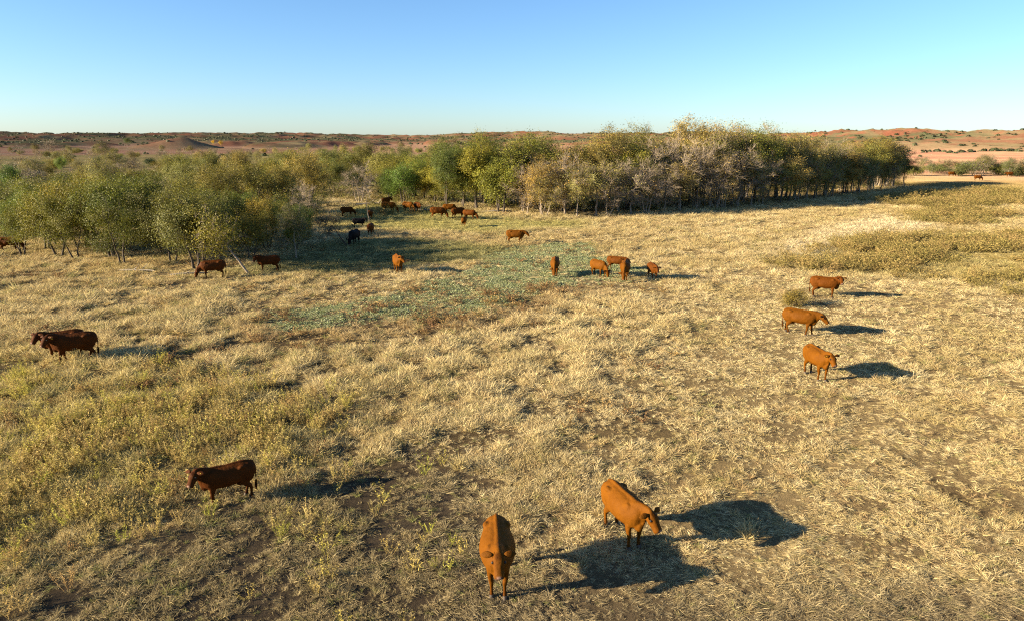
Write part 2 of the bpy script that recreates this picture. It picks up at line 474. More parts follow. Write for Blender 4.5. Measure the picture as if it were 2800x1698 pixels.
# ---------------------------------------------------------------- scattered ground cover
STRAW, LEAFS = 1.12, 1.02     # overall albedo of dry grass and foliage
class Blades:
    def __init__(s): s.v = []; s.f = []; s.b = []
    def blade(s, base, d, length, width, bend, val, seg=2):
        d = Vector(d).normalized()
        side = d.cross(Vector((0, 0, 1)))
        if side.length < 1e-3: side = Vector((1, 0, 0))
        a = random.uniform(0, math.pi); side.normalize()
        side = (Matrix.Rotation(a, 3, d) @ side) * width * 0.5
        i0 = len(s.v); p = Vector(base)
        s.v += [p - side, p + side]
        for k in range(1, seg):
            dd = d + Vector((d.x, d.y, 0)) * bend * k / seg - Vector((0, 0, bend * 0.5 * k / seg))
            p = p + dd.normalized() * length / seg
            w = 1 - 0.35 * k / seg
            s.v += [p - side * w, p + side * w]
            s.f.append((i0 + 2 * k - 2, i0 + 2 * k - 1, i0 + 2 * k + 1, i0 + 2 * k)); s.b.append(val)
        dd = d + Vector((d.x, d.y, 0)) * bend - Vector((0, 0, bend * 0.6))
        p = p + dd.normalized() * length / seg
        s.v.append(p); k = seg
        s.f.append((i0 + 2 * k - 2, i0 + 2 * k - 1, i0 + 2 * k)); s.b.append(val)
    def leaf(s, c, n, t, l, w, val):
        n = Vector(n).normalized(); t = Vector(t); t = (t - n * t.dot(n))
        if t.length < 1e-3: t = n.orthogonal()
        t.normalize(); b = n.cross(t); c = Vector(c); i0 = len(s.v)
        s.v += [c, c + t * l * .5 + b * w * .5, c + t * l, c + t * l * .5 - b * w * .5]
        s.f.append((i0, i0 + 1, i0 + 2, i0 + 3)); s.b.append(val)
    def mesh(s, name):
        me = mesh_from(name, s.v, s.f, [M_BLADE])
        at = me.attributes.new("bv", 'FLOAT', 'FACE'); at.data.foreach_set("value", s.b)
        return me

def rdir(zmin, zmax):
    z = random.uniform(zmin, zmax); a = random.uniform(0, 2 * math.pi); r = math.sqrt(max(0, 1 - z * z))
    return (r * math.cos(a), r * math.sin(a), z)

random.seed(11)
def proto_short():
    b = Blades()
    for _ in range(22):
        a = random.uniform(0, 6.28); r = 0.09 * math.sqrt(random.random())
        b.blade((r * math.cos(a), r * math.sin(a), -0.01), rdir(.35, .98), random.uniform(.07, .19), random.uniform(.010, .018), random.uniform(.2, 1.0), random.random())
    return b
def proto_long():
    b = Blades()
    for _ in range(34):
        a = random.uniform(0, 6.28); r = 0.10 * math.sqrt(random.random())
        b.blade((r * math.cos(a), r * math.sin(a), -0.01), rdir(.55, .99), random.uniform(.22, .46), random.uniform(.010, .017), random.uniform(.2, 1.2), random.random(), 3)
    return b
def proto_mat():
    b = Blades(); th = 0.0
    for _ in range(26):
        a = th + random.gauss(0, .6); z = random.uniform(.05, .45)
        b.blade((random.gauss(0, .10), random.gauss(0, .10), random.uniform(0, .05)), (math.cos(a), math.sin(a), z), random.uniform(.14, .38), random.uniform(.008, .013), random.uniform(0, .5), random.random())
    return b
def proto_clump():
    b = Blades()
    for _ in range(60):
        a = random.uniform(0, 6.28); r = 0.16 * math.sqrt(random.random())
        b.blade((r * math.cos(a), r * math.sin(a), -0.01), rdir(.25, .98), random.uniform(.2, .5), random.uniform(.008, .012), random.uniform(.6, 1.8), random.random(), 3)
    return b
def proto_plume():
    b = Blades()
    for _ in range(7):
        d = Vector(rdir(.85, .995)); base = Vector((random.gauss(0, .05), random.gauss(0, .05), 0)); L = random.uniform(.4, .75)
        b.blade(base, d, L, .010, .1, random.random() * .4)
        for k in range(16):
            t = random.uniform(.25, 1.0); p = base + d * L * t
            ld = Vector(rdir(.1, .95))
            b.blade(p, ld, random.uniform(.05, .13) * (1.25 - .6 * t), .016, .3, random.uniform(.2, 1))
    return b
def proto_forb():
    b = Blades()
    for _ in range(10):
        d = Vector(rdir(.45, .95)); L = random.uniform(.25, .55)
        b.blade((0, 0, 0), d, L, .012, .2, random.random() * .5)
        for k in range(8):
            p = d * L * random.uniform(.35, 1.0)
            b.leaf(p, rdir(-.2, 1), rdir(-.5, 1), random.uniform(.04, .09), random.uniform(.025, .05), random.random())
    return b
def proto_cover():
    b = Blades()
    for _ in range(16):
        a = random.uniform(0, 6.28); r = .20 * math.sqrt(random.random())
        b.leaf((r * math.cos(a), r * math.sin(a), random.uniform(.03, .13)), rdir(.45, 1), rdir(-.2, .3), random.uniform(.08, .15), random.uniform(.06, .11), random.random())
    return b
def proto_scrub():
    b = Blades()
    for _ in range(16):
        d = Vector(rdir(.5, .99)); L = random.uniform(.5, .95); base = Vector((random.gauss(0, .14), random.gauss(0, .14), 0))
        b.blade(base, d, L, .014, .1, random.random() * .4)
        for k in range(14):
            p = base + d * L * random.uniform(.2, 1.0)
            b.leaf(p, rdir(-.5, 1), rdir(0, 1), random.uniform(.06, .13), random.uniform(.02, .045), random.random())
    return b

PROTO = bpy.data.collections.new("ground_cover_pieces")
def add_proto(k, b):
    o = bpy.data.objects.new("piece_%02d" % k, b.mesh("piece_%02d" % k)); PROTO.objects.link(o)
builders = [proto_short] * 4 + [proto_long] * 4 + [proto_mat] * 4 + [proto_clump] * 3 + [proto_plume] * 4 + [proto_forb] * 3 + [proto_cover] * 4 + [proto_scrub] * 4
for k, f in enumerate(builders): add_proto(k, f())
K_SHORT, K_LONG, K_MAT, K_CLUMP, K_PLUME, K_FORB, K_COVER, K_SCRUB = (0, 4), (4, 4), (8, 4), (12, 3), (15, 4), (19, 3), (22, 4), (26, 4)

def scatter_group():
    ng = bpy.data.node_groups.new("scatter_on_points", 'GeometryNodeTree')
    ng.interface.new_socket("Geometry", in_out='INPUT', socket_type='NodeSocketGeometry')
    ng.interface.new_socket("Geometry", in_out='OUTPUT', socket_type='NodeSocketGeometry')
    gi = ng.nodes.new("NodeGroupInput"); go = ng.nodes.new("NodeGroupOutput")
    ci = ng.nodes.new("GeometryNodeCollectionInfo"); ci.inputs[0].default_value = PROTO
    ci.inputs[1].default_value = True; ci.inputs[2].default_value = True
    ip = ng.nodes.new("GeometryNodeInstanceOnPoints"); ip.inputs["Pick Instance"].default_value = True
    def attr(name, typ):
        n = ng.nodes.new("GeometryNodeInputNamedAttribute"); n.data_type = typ; n.inputs[0].default_value = name
        return n.outputs[0]
    L = ng.links.new
    L(gi.outputs[0], ip.inputs["Points"]); L(ci.outputs[0], ip.inputs["Instance"])
    L(attr("piece", 'INT'), ip.inputs["Instance Index"])
    L(attr("turn", 'FLOAT_VECTOR'), ip.inputs["Rotation"]); L(attr("size", 'FLOAT_VECTOR'), ip.inputs["Scale"])
    L(ip.outputs[0], go.inputs[0])
    return ng
SCATTER = scatter_group()

def scatter(name, P, turn, size, piece, tint, label, cat):
    me = bpy.data.meshes.new(name)
    me.vertices.add(len(P)); me.vertices.foreach_set("co", P.astype(np.float32).ravel())
    a = me.attributes.new("turn", 'FLOAT_VECTOR', 'POINT'); a.data.foreach_set("vector", turn.astype(np.float32).ravel())
    a = me.attributes.new("size", 'FLOAT_VECTOR', 'POINT'); a.data.foreach_set("vector", size.astype(np.float32).ravel())
    a = me.attributes.new("piece", 'INT', 'POINT'); a.data.foreach_set("value", piece.astype(np.int32))
    a = me.attributes.new("tint", 'FLOAT_COLOR', 'POINT')
    c4 = np.ones((len(P), 4), np.float32); c4[:, :3] = np.clip(tint * STRAW, 0, 1); a.data.foreach_set("color", c4.ravel())
    me.materials.append(M_BLADE)
    o = link(name, me)
    md = o.modifiers.new("scatter", 'NODES'); md.node_group = SCATTER
    return tag(o, label, cat, kind="stuff")

rng = np.random.default_rng(5)
def wedge(n, r0, r1, power, a0=-45, a1=45):
    """points in the ground wedge; density falls as r**-power"""
    k = 2 - power
    u = rng.random(n)
    r = (r0 ** k + u * (r1 ** k - r0 ** k)) ** (1 / k)
    a = np.radians(rng.uniform(a0, a1, n))
    return r * np.sin(a), r * np.cos(a)

def pick(span, n): return span[0] + rng.integers(0, span[1], n)
def mixc(a, b, f): return a + (np.asarray(b, float) - a) * np.clip(f, 0, 1)[:, None]
def C3(c, n): return np.tile(np.array(c, float), (n, 1))

def dry_grass():
    n = 430000
    x, y = wedge(n, 9.0, 170.0, 1.45)
    m = masks(x, y); r = np.hypot(x, y)
    n1 = fbm(x / 1.1, y / 1.1, 301, 3); n2 = fbm(x / 5, y / 5, 311, 4); n3 = fbm(x / 22, y / 22, 321, 3)
    short = np.clip(m['grazed'] * .9 + m['dark'] * .75 + m['brown'] * .5 + m['cover'] + m['lawn'] * .8 + m['shade'] * .5, 0, 1)
    keep = 0.30 + 0.80 * ss(.32, .58, n1)
    keep *= 1 - 0.45 * m['dark'] - 0.36 * m['brown'] * (1 - m['dark'])
    keep *= 1 - 0.6 * m['cover']; keep *= 1 - 0.45 * m['fringe']; keep *= 1 - .14 * m['mat']; keep *= 1 - .7 * m['wood']; keep *= 1 - .45 * m['scrub']
    ok = rng.random(n) < keep
    x, y, r, n1, n2, n3, short = [q[ok] for q in (x, y, r, n1, n2, n3, short)]
    m = {k: v[ok] for k, v in m.items()}; n = len(x)
    u = rng.random(n)
    piece = pick(K_SHORT, n)
    longp = np.clip((1 - short) * ss(.38, .62, n2 * .6 + n1 * .4) + m['bunch'] * .6 * ss(.42, .58, n1), 0, 1)
    piece = np.where(u < longp * .75, pick(K_LONG, n), piece)
    matp = m['mat'] * .55 + .15 * m['dark'] + .3 * m['brown'] + .10
    ismat = rng.random(n) < matp
    piece = np.where(ismat, pick(K_MAT, n), piece)
    clump = rng.random(n) < (.03 * (1 - short) + .035 * m['mat'] + .09 * m['bunch']) * ss(.48, .62, n1)
    piece = np.where(clump, pick(K_CLUMP, n), piece)
    far = 1 + np.clip((r - 13) / 27, 0, 3.2)
    s = (0.36 + 0.40 * rng.random(n)) * far * (0.85 + 0.5 * (n1 - .5))
    s = s * (1 + .38 * m['bunch'] * ss(.45, .6, n1) + np.where(clump, .10, 0) - .15 * m['mat'])
    size = np.stack([s, s, s * (0.8 + .5 * rng.random(n)) / far ** .45 * (1 + .05 * m['bunch'])], -1)
    ang = rng.uniform(0, 2 * np.pi, n)
    lay = -0.55 + 2.2 * (fbm(x / 2.6, y / 2.6, 331, 2) - .5) + rng.normal(0, .35, n) + np.where(rng.random(n) < .35, np.pi, 0)
    ang = np.where(ismat, lay, ang)
    turn = np.stack([rng.normal(0, .12, n), rng.normal(0, .12, n), ang], -1)
    t = C3((0.43, 0.335, 0.155), n)
    t = mixc(t, (0.53, 0.44, 0.245), ss(.35, .75, n3 * .5 + rng.random(n) * .5))
    t = mixc(t, (0.33, 0.255, 0.10), ss(.5, .72, n2) * .5)
    t = mixc(t, (0.55, 0.45, 0.23), m['bunch'] * ss(.45, .6, n1) * .6)
    t = mixc(t, (0.28, 0.19, 0.095), (rng.random(n) < .18) * .8)
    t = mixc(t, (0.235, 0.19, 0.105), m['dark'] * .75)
    t = mixc(t, (0.265, 0.21, 0.12), m['brown'] * .8)
    t = mixc(t, (0.37, 0.31, 0.10), np.maximum(m['weed'], m['plume']) * .5)
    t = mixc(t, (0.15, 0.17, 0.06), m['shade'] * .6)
    t = mixc(t, (0.33, 0.31, 0.10), m['lawn'] * .7)
    t = mixc(t, (0.55, 0.46, 0.29), m['dry'] * .8)
    t = mixc(t, (0.30, 0.20, 0.09), m['fringe'] * .45)
    t = mixc(t, (0.30, 0.25, 0.09), m['scrub'] * .6)
    t = mixc(t, (0.18, 0.20, 0.055), (rng.random(n) < .035 + .06 * (1 - ss(-15, 5, np.degrees(np.arctan2(x, y))))) * .7)
    t = t * (0.82 + .36 * rng.random(n))[:, None]
    P = np.stack([x, y, terrain(x, y)], -1)
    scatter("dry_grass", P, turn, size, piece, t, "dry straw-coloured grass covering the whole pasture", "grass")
dry_grass()

def by_mask(name, n, r0, r1, power, a0, a1, maskf, span, smin, smax, tints, label, cat, zs=1.0, farscale=60):
    x, y = wedge(n, r0, r1, power, a0, a1)
    k = maskf(x, y, masks(x, y))
    ok = rng.random(n) < k
    x, y = x[ok], y[ok]; n = len(x); r = np.hypot(x, y)
    piece = span[0] + rng.integers(0, span[1], n)
    s = rng.uniform(smin, smax, n) * (1 + np.clip((r - 20) / farscale, 0, 2))
    size = np.stack([s, s, s * zs * rng.uniform(.7, 1.25, n) / (1 + np.clip((r - 20) / farscale, 0, 2)) ** .6], -1)
    turn = np.stack([rng.normal(0, .1, n), rng.normal(0, .1, n), rng.uniform(0, 6.28, n)], -1)
    w = rng.dirichlet([.5] * len(tints), n)
    t = w @ np.array(tints, float) * rng.uniform(.8, 1.2, n)[:, None]
    scatter(name, np.stack([x, y, terrain(x, y)], -1), turn, size, piece, t, label, cat)

by_mask("leafy_ground_cover", 120000, 33, 72, 0.6, -24, 14, lambda x, y, m: m['cover'] * (0.12 + .85 * ss(.36, .62, fbm(x / 1.3, y / 1.3, 401, 3))), K_COVER, .28, .52,
        [(0.20, 0.24, 0.10), (0.25, 0.27, 0.115), (0.35, 0.36, 0.22)], "low blue-green leafy plants carpeting the hollow amid the pasture", "ground cover")
by_mask("green_weeds", 16000, 10, 36, 0.9, -42, -4, lambda x, y, m: (m['weed'] * .34 * ss(.50, .64, fbm(x / 2.2, y / 2.2, 411, 4)) + .018 * m['dark'] * ss(.4, .6, fbm(x, y, 415, 2)) + .05 * m['plume']) , K_PLUME, .55, 1.1,
        [(0.27, 0.265, 0.05), (0.35, 0.295, 0.07), (0.39, 0.29, 0.095)], "yellow-green upright weeds in the left of the pasture", "weeds")
by_mask("tan_plume_weeds", 22000, 10, 40, 0.9, -42, -6, lambda x, y, m: m['plume'] * .40 * ss(.47, .63, fbm(x / 2.4, y / 2.4, 421, 4)) + .04 * m['weed'], K_PLUME, .5, 1.1,
        [(0.40, 0.31, 0.12), (0.26, 0.17, 0.07), (0.34, 0.29, 0.09)], "tan feathery tall weeds at the left around the dark calf", "weeds")
by_mask("brown_forbs", 22000, 11, 66, 0.9, -40, 14, lambda x, y, m: m['fringe'] * .22 * ss(.45, .65, fbm(x / 2, y / 2, 431, 3)) + .03 * (1 - m['dark']) * ss(.58, .7, fbm(x / 3, y / 3, 441, 3)) + .05 * np.maximum(m['plume'], m['weed']) * (1 - m['dark']) * ss(.54, .66, fbm(x / 1.5, y / 1.5, 445, 3)), K_FORB, .7, 1.3,
        [(0.19, 0.11, 0.055), (0.15, 0.09, 0.045), (0.24, 0.16, 0.06)], "reddish-brown dried forbs along the edge of the green hollow", "weeds")
by_mask("olive_scrub_patches", 24000, 38, 170, 1.0, 16, 44, lambda x, y, m: m['scrub'] * .6 * ss(.36, .58, fbm(x / 5, y / 3.0, 451, 4)), K_SCRUB, .6, 1.0,
        [(0.23, 0.18, 0.06), (0.29, 0.20, 0.08), (0.17, 0.145, 0.045)], "olive-brown scrub patches on the right of the pasture", "scrub")
by_mask("woodland_undergrowth", 9000, 48, 230, 1.0, -40, 34, lambda x, y, m: np.clip(m['wood'] * .5 + (ss(85, 105, np.hypot(x, y)) * (1 - ss(-10, 0, np.degrees(np.arctan2(x, y))))) * .6, 0, 1) * ss(.45, .6, fbm(x / 6, y / 6, 461, 3)), K_SCRUB, .7, 1.3,
        [(0.15, 0.14, 0.04), (0.20, 0.15, 0.06), (0.10, 0.115, 0.03)], "low brushy undergrowth beneath and behind the trees", "undergrowth")

# ---------------------------------------------------------------- trees
class TreeMesh:
    def __init__(s): s.v = []; s.f = []
    def tube(s, pts, rad, sides):
        i0 = len(s.v); n = len(pts)
        for k, p in enumerate(pts):
            t = (pts[min(k + 1, n - 1)] - pts[max(k - 1, 0)])
            if t.length < 1e-6: t = Vector((0, 0, 1))
            t.normalize(); a = t.orthogonal().normalized(); b = t.cross(a)
            for j in range(sides):
                an = 2 * math.pi * j / sides
                s.v.append(p + (a * math.cos(an) + b * math.sin(an)) * rad[k])
        for k in range(n - 1):
            for j in range(sides):
                j2 = (j + 1) % sides
                s.f.append((i0 + k * sides + j, i0 + k * sides + j2, i0 + (k + 1) * sides + j2, i0 + (k + 1) * sides + j))

def curve(a, b, seg, wob, rnd, lift=0.0):
    pts = []; L = (b - a).length; off = Vector((0, 0, 0))
    for k in range(seg + 1):
        t = k / seg
        if 0 < k < seg: off = off + Vector((rnd.gauss(0, 1), rnd.gauss(0, 1), rnd.gauss(0, .6))) * wob * L / seg
        fade = math.sin(math.pi * t)
        pts.append(a.lerp(b, t) + off * min(1, 1.4 * fade) + Vector((0, 0, lift * L * fade)))
    return pts

def make_tree(name, seed, H, rx, rz, cz, nclump, leaves, leaf, trunk_r, stems=1, lean=(0, 0), splay=0.5, twigs=7, twig_l=0.8, twig_r=0.014,
              clump_r=0.55, bark=None, fork=0.35, low=0.55, droop=0.0):
    rnd = random.Random(seed); nr = np.random.default_rng(seed)
    wood = TreeMesh(); crown = TreeMesh()
    cc = Vector((lean[0], lean[1], cz))
    clumps = []
    ph = [rnd.uniform(0, 6.28) for _ in range(4)]
    while len(clumps) < nclump:
        d = Vector(nr.normal(size=3)); d.normalize()
        if d.z < -0.2 and rnd.random() < low: continue
        a = math.atan2(d.y, d.x)
        lump = 1 + .16 * math.sin(2 * a + ph[0]) + .12 * math.sin(3 * a + ph[1] + 2 * d.z) + .10 * math.sin(5 * a + ph[2] + 4 * d.z)
        rr = rnd.random() ** 0.42 * lump
        p = cc + Vector((d.x * rx * rr, d.y * rx * rr, d.z * rz * rr))
        if p.z < 0.5: continue
        clumps.append(p)
    nodes = []
    for st in range(stems):
        a = 2 * math.pi * st / stems + rnd.uniform(-.5, .5)
        base = Vector((math.cos(a), math.sin(a), 0)) * (0.0 if stems == 1 else trunk_r * 1.6)
        base.z = -0.15
        top = Vector((lean[0] * .8, lean[1] * .8, cz - rz * .15)) + (Vector((math.cos(a), math.sin(a), 0)) * rx * splay if stems > 1 else Vector((0, 0, 0)))
        tr = trunk_r * (1 if stems == 1 else .75)
        pts = curve(base, top, 7, .10, rnd)
        rad = [tr * (1.45 if k == 0 else 1.0) * (1 - .72 * k / 7) for k in range(8)]
        wood.tube(pts, rad, 7)
        nodes += [(pts[k], rad[k], k / 7) for k in range(8) if k / 7 >= fork]
    # limbs
    K = max(5, nclump // 9)
    chosen = [rnd.choice(clumps)]
    while len(chosen) < K:
        best = max(rnd.sample(clumps, min(14, len(clumps))), key=lambda c: min((c - q).length for q in chosen)); chosen.append(best)
    limbpts = list(nodes)
    for c in chosen:
        end = cc.lerp(c, .72)
        p0, r0, _ = min(nodes, key=lambda nd: (nd[0] - end).length + 1.2 * max(0, nd[0].z - end.z + .25 * (end - nd[0]).length))
        pts = curve(p0, end, 6, .14, rnd, .06)
        rad = [max(.022, r0 * .62 * (1 - .75 * k / 6)) for k in range(7)]
        wood.tube(pts, rad, 5)
        limbpts += [(pts[k], rad[k], .9) for k in range(2, 7)]
    LV = []; LF = []; LA = []
    for c in clumps:
        p0, r0, _ = min(limbpts, key=lambda nd: (nd[0] - c).length)
        pts = curve(p0, c, 4, .14, rnd, .05)
        rad = [max(.012, min(.05, r0 * .7) * (1 - .7 * k / 4)) for k in range(5)]
        crown.tube(pts, rad, 4)
        out = (c - cc); out = out.normalized() if out.length > .01 else Vector((0, 0, 1))
        cv = rnd.random(); cy = max(0, rnd.gauss(.25, .28))
        tips = []
        for _ in range(twigs):
            d = (out * .8 + Vector(nr.normal(size=3)) * .75 + Vector((0, 0, .35 - droop))).normalized()
            l = twig_l * rnd.uniform(.5, 1.3); st = pts[rnd.choice((2, 3, 4, 4))]
            mid = st + d * l * .5 + Vector(nr.normal(size=3)) * .08 * l
            tip = st + d * l + Vector((0, 0, -droop * l * .4))
            crown.tube([st, mid, tip], [twig_r, twig_r * .8, twig_r * .35], 3)
            tips.append((st, mid, tip))
        for _ in range(int(leaves * rnd.uniform(.6, 1.4))):
            st, mid, tip = rnd.choice(tips)
            p = st.lerp(tip, rnd.uniform(.2, 1.1)) + Vector(nr.normal(size=3)) * clump_r * .45
            n = Vector(nr.normal(size=3)) * .8 + out * 1.15 + Vector((0, 0, .35)); n.normalize()
            t = n.orthogonal().normalized(); t = Matrix.Rotation(rnd.uniform(0, 6.28), 3, n) @ t; b = n.cross(t)
            l = leaf * rnd.uniform(.65, 1.35); w = l * rnd.uniform(.4, .7); i0 = len(LV)
            LV += [p - t * l * .5, p + b * w * .5 + n * l * .08, p + t * l * .5, p - b * w * .5 + n * l * .08]
            LF.append((i0, i0 + 1, i0 + 2, i0 + 3))
            LA.append((.55 * rnd.random() + .45 * cv, min(1, max(0, cy + rnd.gauss(0, .22)))))
    bark = bark or M_BARK
    me_t = mesh_from(name + "_trunk", wood.v, wood.f, [bark], True)
    o = len(crown.v)
    me_c = mesh_from(name + "_crown", crown.v + LV, crown.f + [tuple(i + o for i in f) for f in LF], [bark, M_LEAF])
    mi = [0] * len(crown.f) + [1] * len(LF); me_c.polygons.foreach_set("material_index", mi)
    at = me_c.attributes.new("lv", 'FLOAT_COLOR', 'CORNER')
    arr = np.zeros((len(me_c.loops), 4), np.float32); nl = len(crown.f) * 4
    if LA:
        la = np.repeat(np.array(LA, np.float32), 4, axis=0); arr[nl:, 0:2] = la
    at.data.foreach_set("color", arr.ravel())
    top = max([v.z for v in crown.v] + [v.z for v in LV] + [0.1])
    return dict(trunk=me_t, crown=me_c, H=top)

T = {}
for k in range(3):
    T['spread%d' % k] = make_tree('spread', 100 + k, 8, 3.5, 2.75, 4.6, 84, 200, .14, .17, stems=2 + k % 2, splay=.38, low=.25, twigs=6, clump_r=.72)
for k in range(3):
    T['tall%d' % k] = make_tree('tall', 200 + k, 12, 3.3, 4.8, 7.2, 88, 170, .17, .22, stems=1 + k % 2, splay=.3, twigs=7, twig_l=1.0, clump_r=.8)
for k in range(3):
    T['sparse%d' % k] = make_tree('sparse', 300 + k, 11, 3.1, 4.4, 6.6, 82, 110, .165, .18, stems=1 + k % 3, splay=.35, twigs=12, twig_l=1.15, twig_r=.016, clump_r=.8, bark=M_PALE)
for k in range(4):
    T['bare%d' % k] = make_tree('bare', 400 + k, 8, 2.7, 3.4, 4.5, 72, 10 + 14 * (k % 2), .16, .12, stems=1 + k % 3, splay=.35, twigs=17, twig_l=.85, twig_r=.013, clump_r=.7, bark=M_PALE, low=.2, fork=.2)
for k in range(3):
    T['bush%d' % k] = make_tree('bush', 500 + k, 4, 2.5, 1.7, 2.0, 46, 140, .17, .09, stems=4, splay=.5, twigs=6, clump_r=.7, low=.1, fork=.2)
for k in range(2):
    T['twiggy%d' % k] = make_tree('twiggy', 600 + k, 4, 2.4, 1.6, 2.2, 46, 22, .2, .08, stems=4, splay=.55, twigs=12, twig_l=.9, twig_r=.018, clump_r=.6, low=.1, fork=.2, bark=M_PALE)
T['lean'] = make_tree('lean', 700, 5, 2.1, 1.95, 3.35, 52, 100, .15, .13, lean=(-2.6, .3), twigs=7, clump_r=.6, bark=M_PALE, low=.3, fork=.55)
T['bent'] = make_tree('bent', 705, 4, 1.5, 1.0, 2.3, 26, 16, .14, .09, lean=(-1.9, .2), twigs=11, clump_r=.5, low=.3, fork=.5)
T['sapling'] = make_tree('sapling', 710, 5, 1.3, 1.2, 3.9, 16, 0, .14, .07, twigs=9, twig_l=.8, twig_r=.014, bark=M_PALE, low=.5, fork=.6)
T['round'] = make_tree('round', 720, 6, 2.6, 2.5, 3.9, 64, 170, .155, .17, stems=2, splay=.25, clump_r=.7, low=.15)
T['conifer'] = make_tree('conifer', 730, 6, 1.5, 2.7, 3.0, 60, 120, .18, .15, clump_r=.6, low=.0, fork=.1)

GREEN = (0.090, 0.125, 0.020); OLIVE = (0.160, 0.155, 0.034); GOLD = (0.24, 0.185, 0.024); TAN = (0.25, 0.22, 0.07); DGREEN = (0.045, 0.070, 0.020); GREY = (0.19, 0.16, 0.085)
prng = random.Random(77)
def plant(kind, x, y, height, leafcol, label, cat="tree", group=None, name="tree", rz=None, wide=1.0):
    t = T[kind]; s = height / t['H']
    z = float(terrain(x, y))
    rz = prng.uniform(0, 6.28) if rz is None else rz
    e = empty(name, (x, y, z), rz); e.scale = (s * wide, s * wide, s)
    tr = link("trunk", t['trunk'], e); cr = link("crown", t['crown'], e)
    j = [prng.uniform(.72, 1.28), prng.uniform(.86, 1.16)]
    cr.color = (leafcol[0] * j[0] * j[1] * LEAFS, leafcol[1] * j[0] * LEAFS, leafcol[2] * j[0] * LEAFS, 1)
    tag(e, label, cat, group)
    return e
def top_height(x, y, v):
    """height at which something standing at (x, y) shows its top at print row v"""
    py = v * 2800 / 2464 - 849
    dep = PITCH + math.atan(py / FOC)
    return CAM_H - math.hypot(0, y) * math.tan(dep)
def pix(x, y, z=0.0):
    d = y * math.cos(PITCH) + (CAM_H - z) * math.sin(PITCH)
    return (x / d * FOC + 1400) * 2464 / 2800, ((-(z - CAM_H) * math.cos(PITCH) - y * math.sin(PITCH)) / d * FOC + 849) * 2464 / 2800

ORD = ["first", "second", "third", "fourth", "fifth", "sixth", "seventh", "eighth", "ninth", "tenth", "eleventh", "twelfth", "thirteenth", "fourteenth", "fifteenth", "sixteenth",
       "seventeenth", "eighteenth", "nineteenth", "twentieth"] + ["twenty-" + q for q in ("first", "second", "third", "fourth", "fifth", "sixth", "seventh", "eighth", "ninth")] + ["thirtieth"] + ["thirty-" + q for q in ("first", "second", "third", "fourth", "fifth", "sixth", "seventh", "eighth", "ninth")] + ["fortieth"]
def number_row(row, text):
    """labels along a row that can be counted from the left"""
    row.sort(key=lambda e: pix(e.location.x, e.location.y)[0])
    for k, e in enumerate(row): e["label"] = text(e["label"]) % ORD[k] if k < len(ORD) else e["label"]
TAKEN = []
def free(x, y, dmin):
    for a, b in TAKEN:
        if (a - x) ** 2 + (b - y) ** 2 < dmin * dmin: return False
    TAKEN.append((x, y)); return True

# left grove
lg_front = region([(50, 612), (150, 630), (260, 636), (370, 636), (470, 640), (560, 634), (640, 622), (705, 606), (725, 590)])
lg_top = ([-200, 0, 60, 150, 250, 350, 450, 550, 640, 700, 760], [470, 470, 440, 405, 394, 400, 412, 432, 452, 492, 545])
def along(poly, t):
    d = np.concatenate([[0], np.cumsum(np.hypot(*np.diff(poly, axis=0).T))]); q = t * d[-1]
    return np.interp(q, d, poly[:, 0]), np.interp(q, d, poly[:, 1]), d[-1]
front_row = []
for row, (depth, step, frac) in enumerate(((0.4, 3.3, .74), (4.0, 4.0, .94), (8.4, 4.6, 1.02), (13.0, 5.2, 1.0))):
    L = along(lg_front, 1)[2]; nn = int(L / step)
    for i in range(nn + 1):
        x, y, _ = along(lg_front, min(1, max(0, (i + prng.uniform(-.3, .3)) / nn)))
        dirn = Vector((x, y, 0)).normalized()
        x += dirn.x * (depth + prng.uniform(-.9, .9)); y += dirn.y * (depth + prng.uniform(-.9, .9))
        if not free(x, y, 2.2): continue
        u, v = pix(x, y)
        hmax = top_height(x, y, float(np.interp(u, *lg_top)))
        h = min(9.6, max(3.2, hmax * frac * prng.uniform(.95, 1.08)))
        lc = prng.choice([(0.115, .130, .020), (0.135, .135, .022), (0.165, .150, .024), (0.10, .125, .02)])
        where = "front edge" if row == 0 else "middle" if row < 3 else "back"
        tr_ = plant('spread%d' % prng.randrange(3), x, y, h, lc,
              {"front edge": "low multi-stemmed tree on the front edge of the dense left grove", "middle": "rounded olive-green tree in the %s rank of the left grove, %s" % (ORD[row], "left part" if u < 240 else "middle part" if u < 480 else "right part"),
               "back": "olive-green tree at the back of the left grove, %s" % ("left part" if u < 240 else "middle part" if u < 480 else "right part")}[where],
              group="left grove trees, %s, %s" % (ORD[row], "left part" if u < 240 else "middle part" if u < 480 else "right part"))
        if row == 0: front_row.append(tr_)
number_row(front_row, lambda t: "low multi-stemmed tree, %s from left along the left grove's front edge")
# trees of the left grove that stand out
x, y, _ = ground_at(602, 661)
plant('lean', x, y, 5.6, (0.20, 0.185, 0.026), "small yellow-green tree with a pale trunk leaning left beside two cows", rz=0.1, name="leaning_tree")
x, y, _ = ground_at(472, 646)
plant('spread1', x, y, 7.0, (0.10, 0.11, 0.025), "thick-trunked tree at the right front of the left grove, by a grazing cow", wide=1.05)
x, y, _ = ground_at(713, 622)
plant('sparse0', x, y, 5.2, (0.10, 0.11, 0.03), "slim thin-crowned tree standing in shade right of the left grove")
x, y, _ = ground_at(838, 594)
plant('bent', x, y, 3.5, (0.12, 0.13, 0.05), "small twiggy tree with a trunk bent left, beside the black bull", rz=0.05, name="bent_tree")
x, y, _ = ground_at(889, 534)
plant('sapling', x, y, 5.6, GREY, "bare sapling with a thin straight pale trunk in front of a cow", name="sapling")

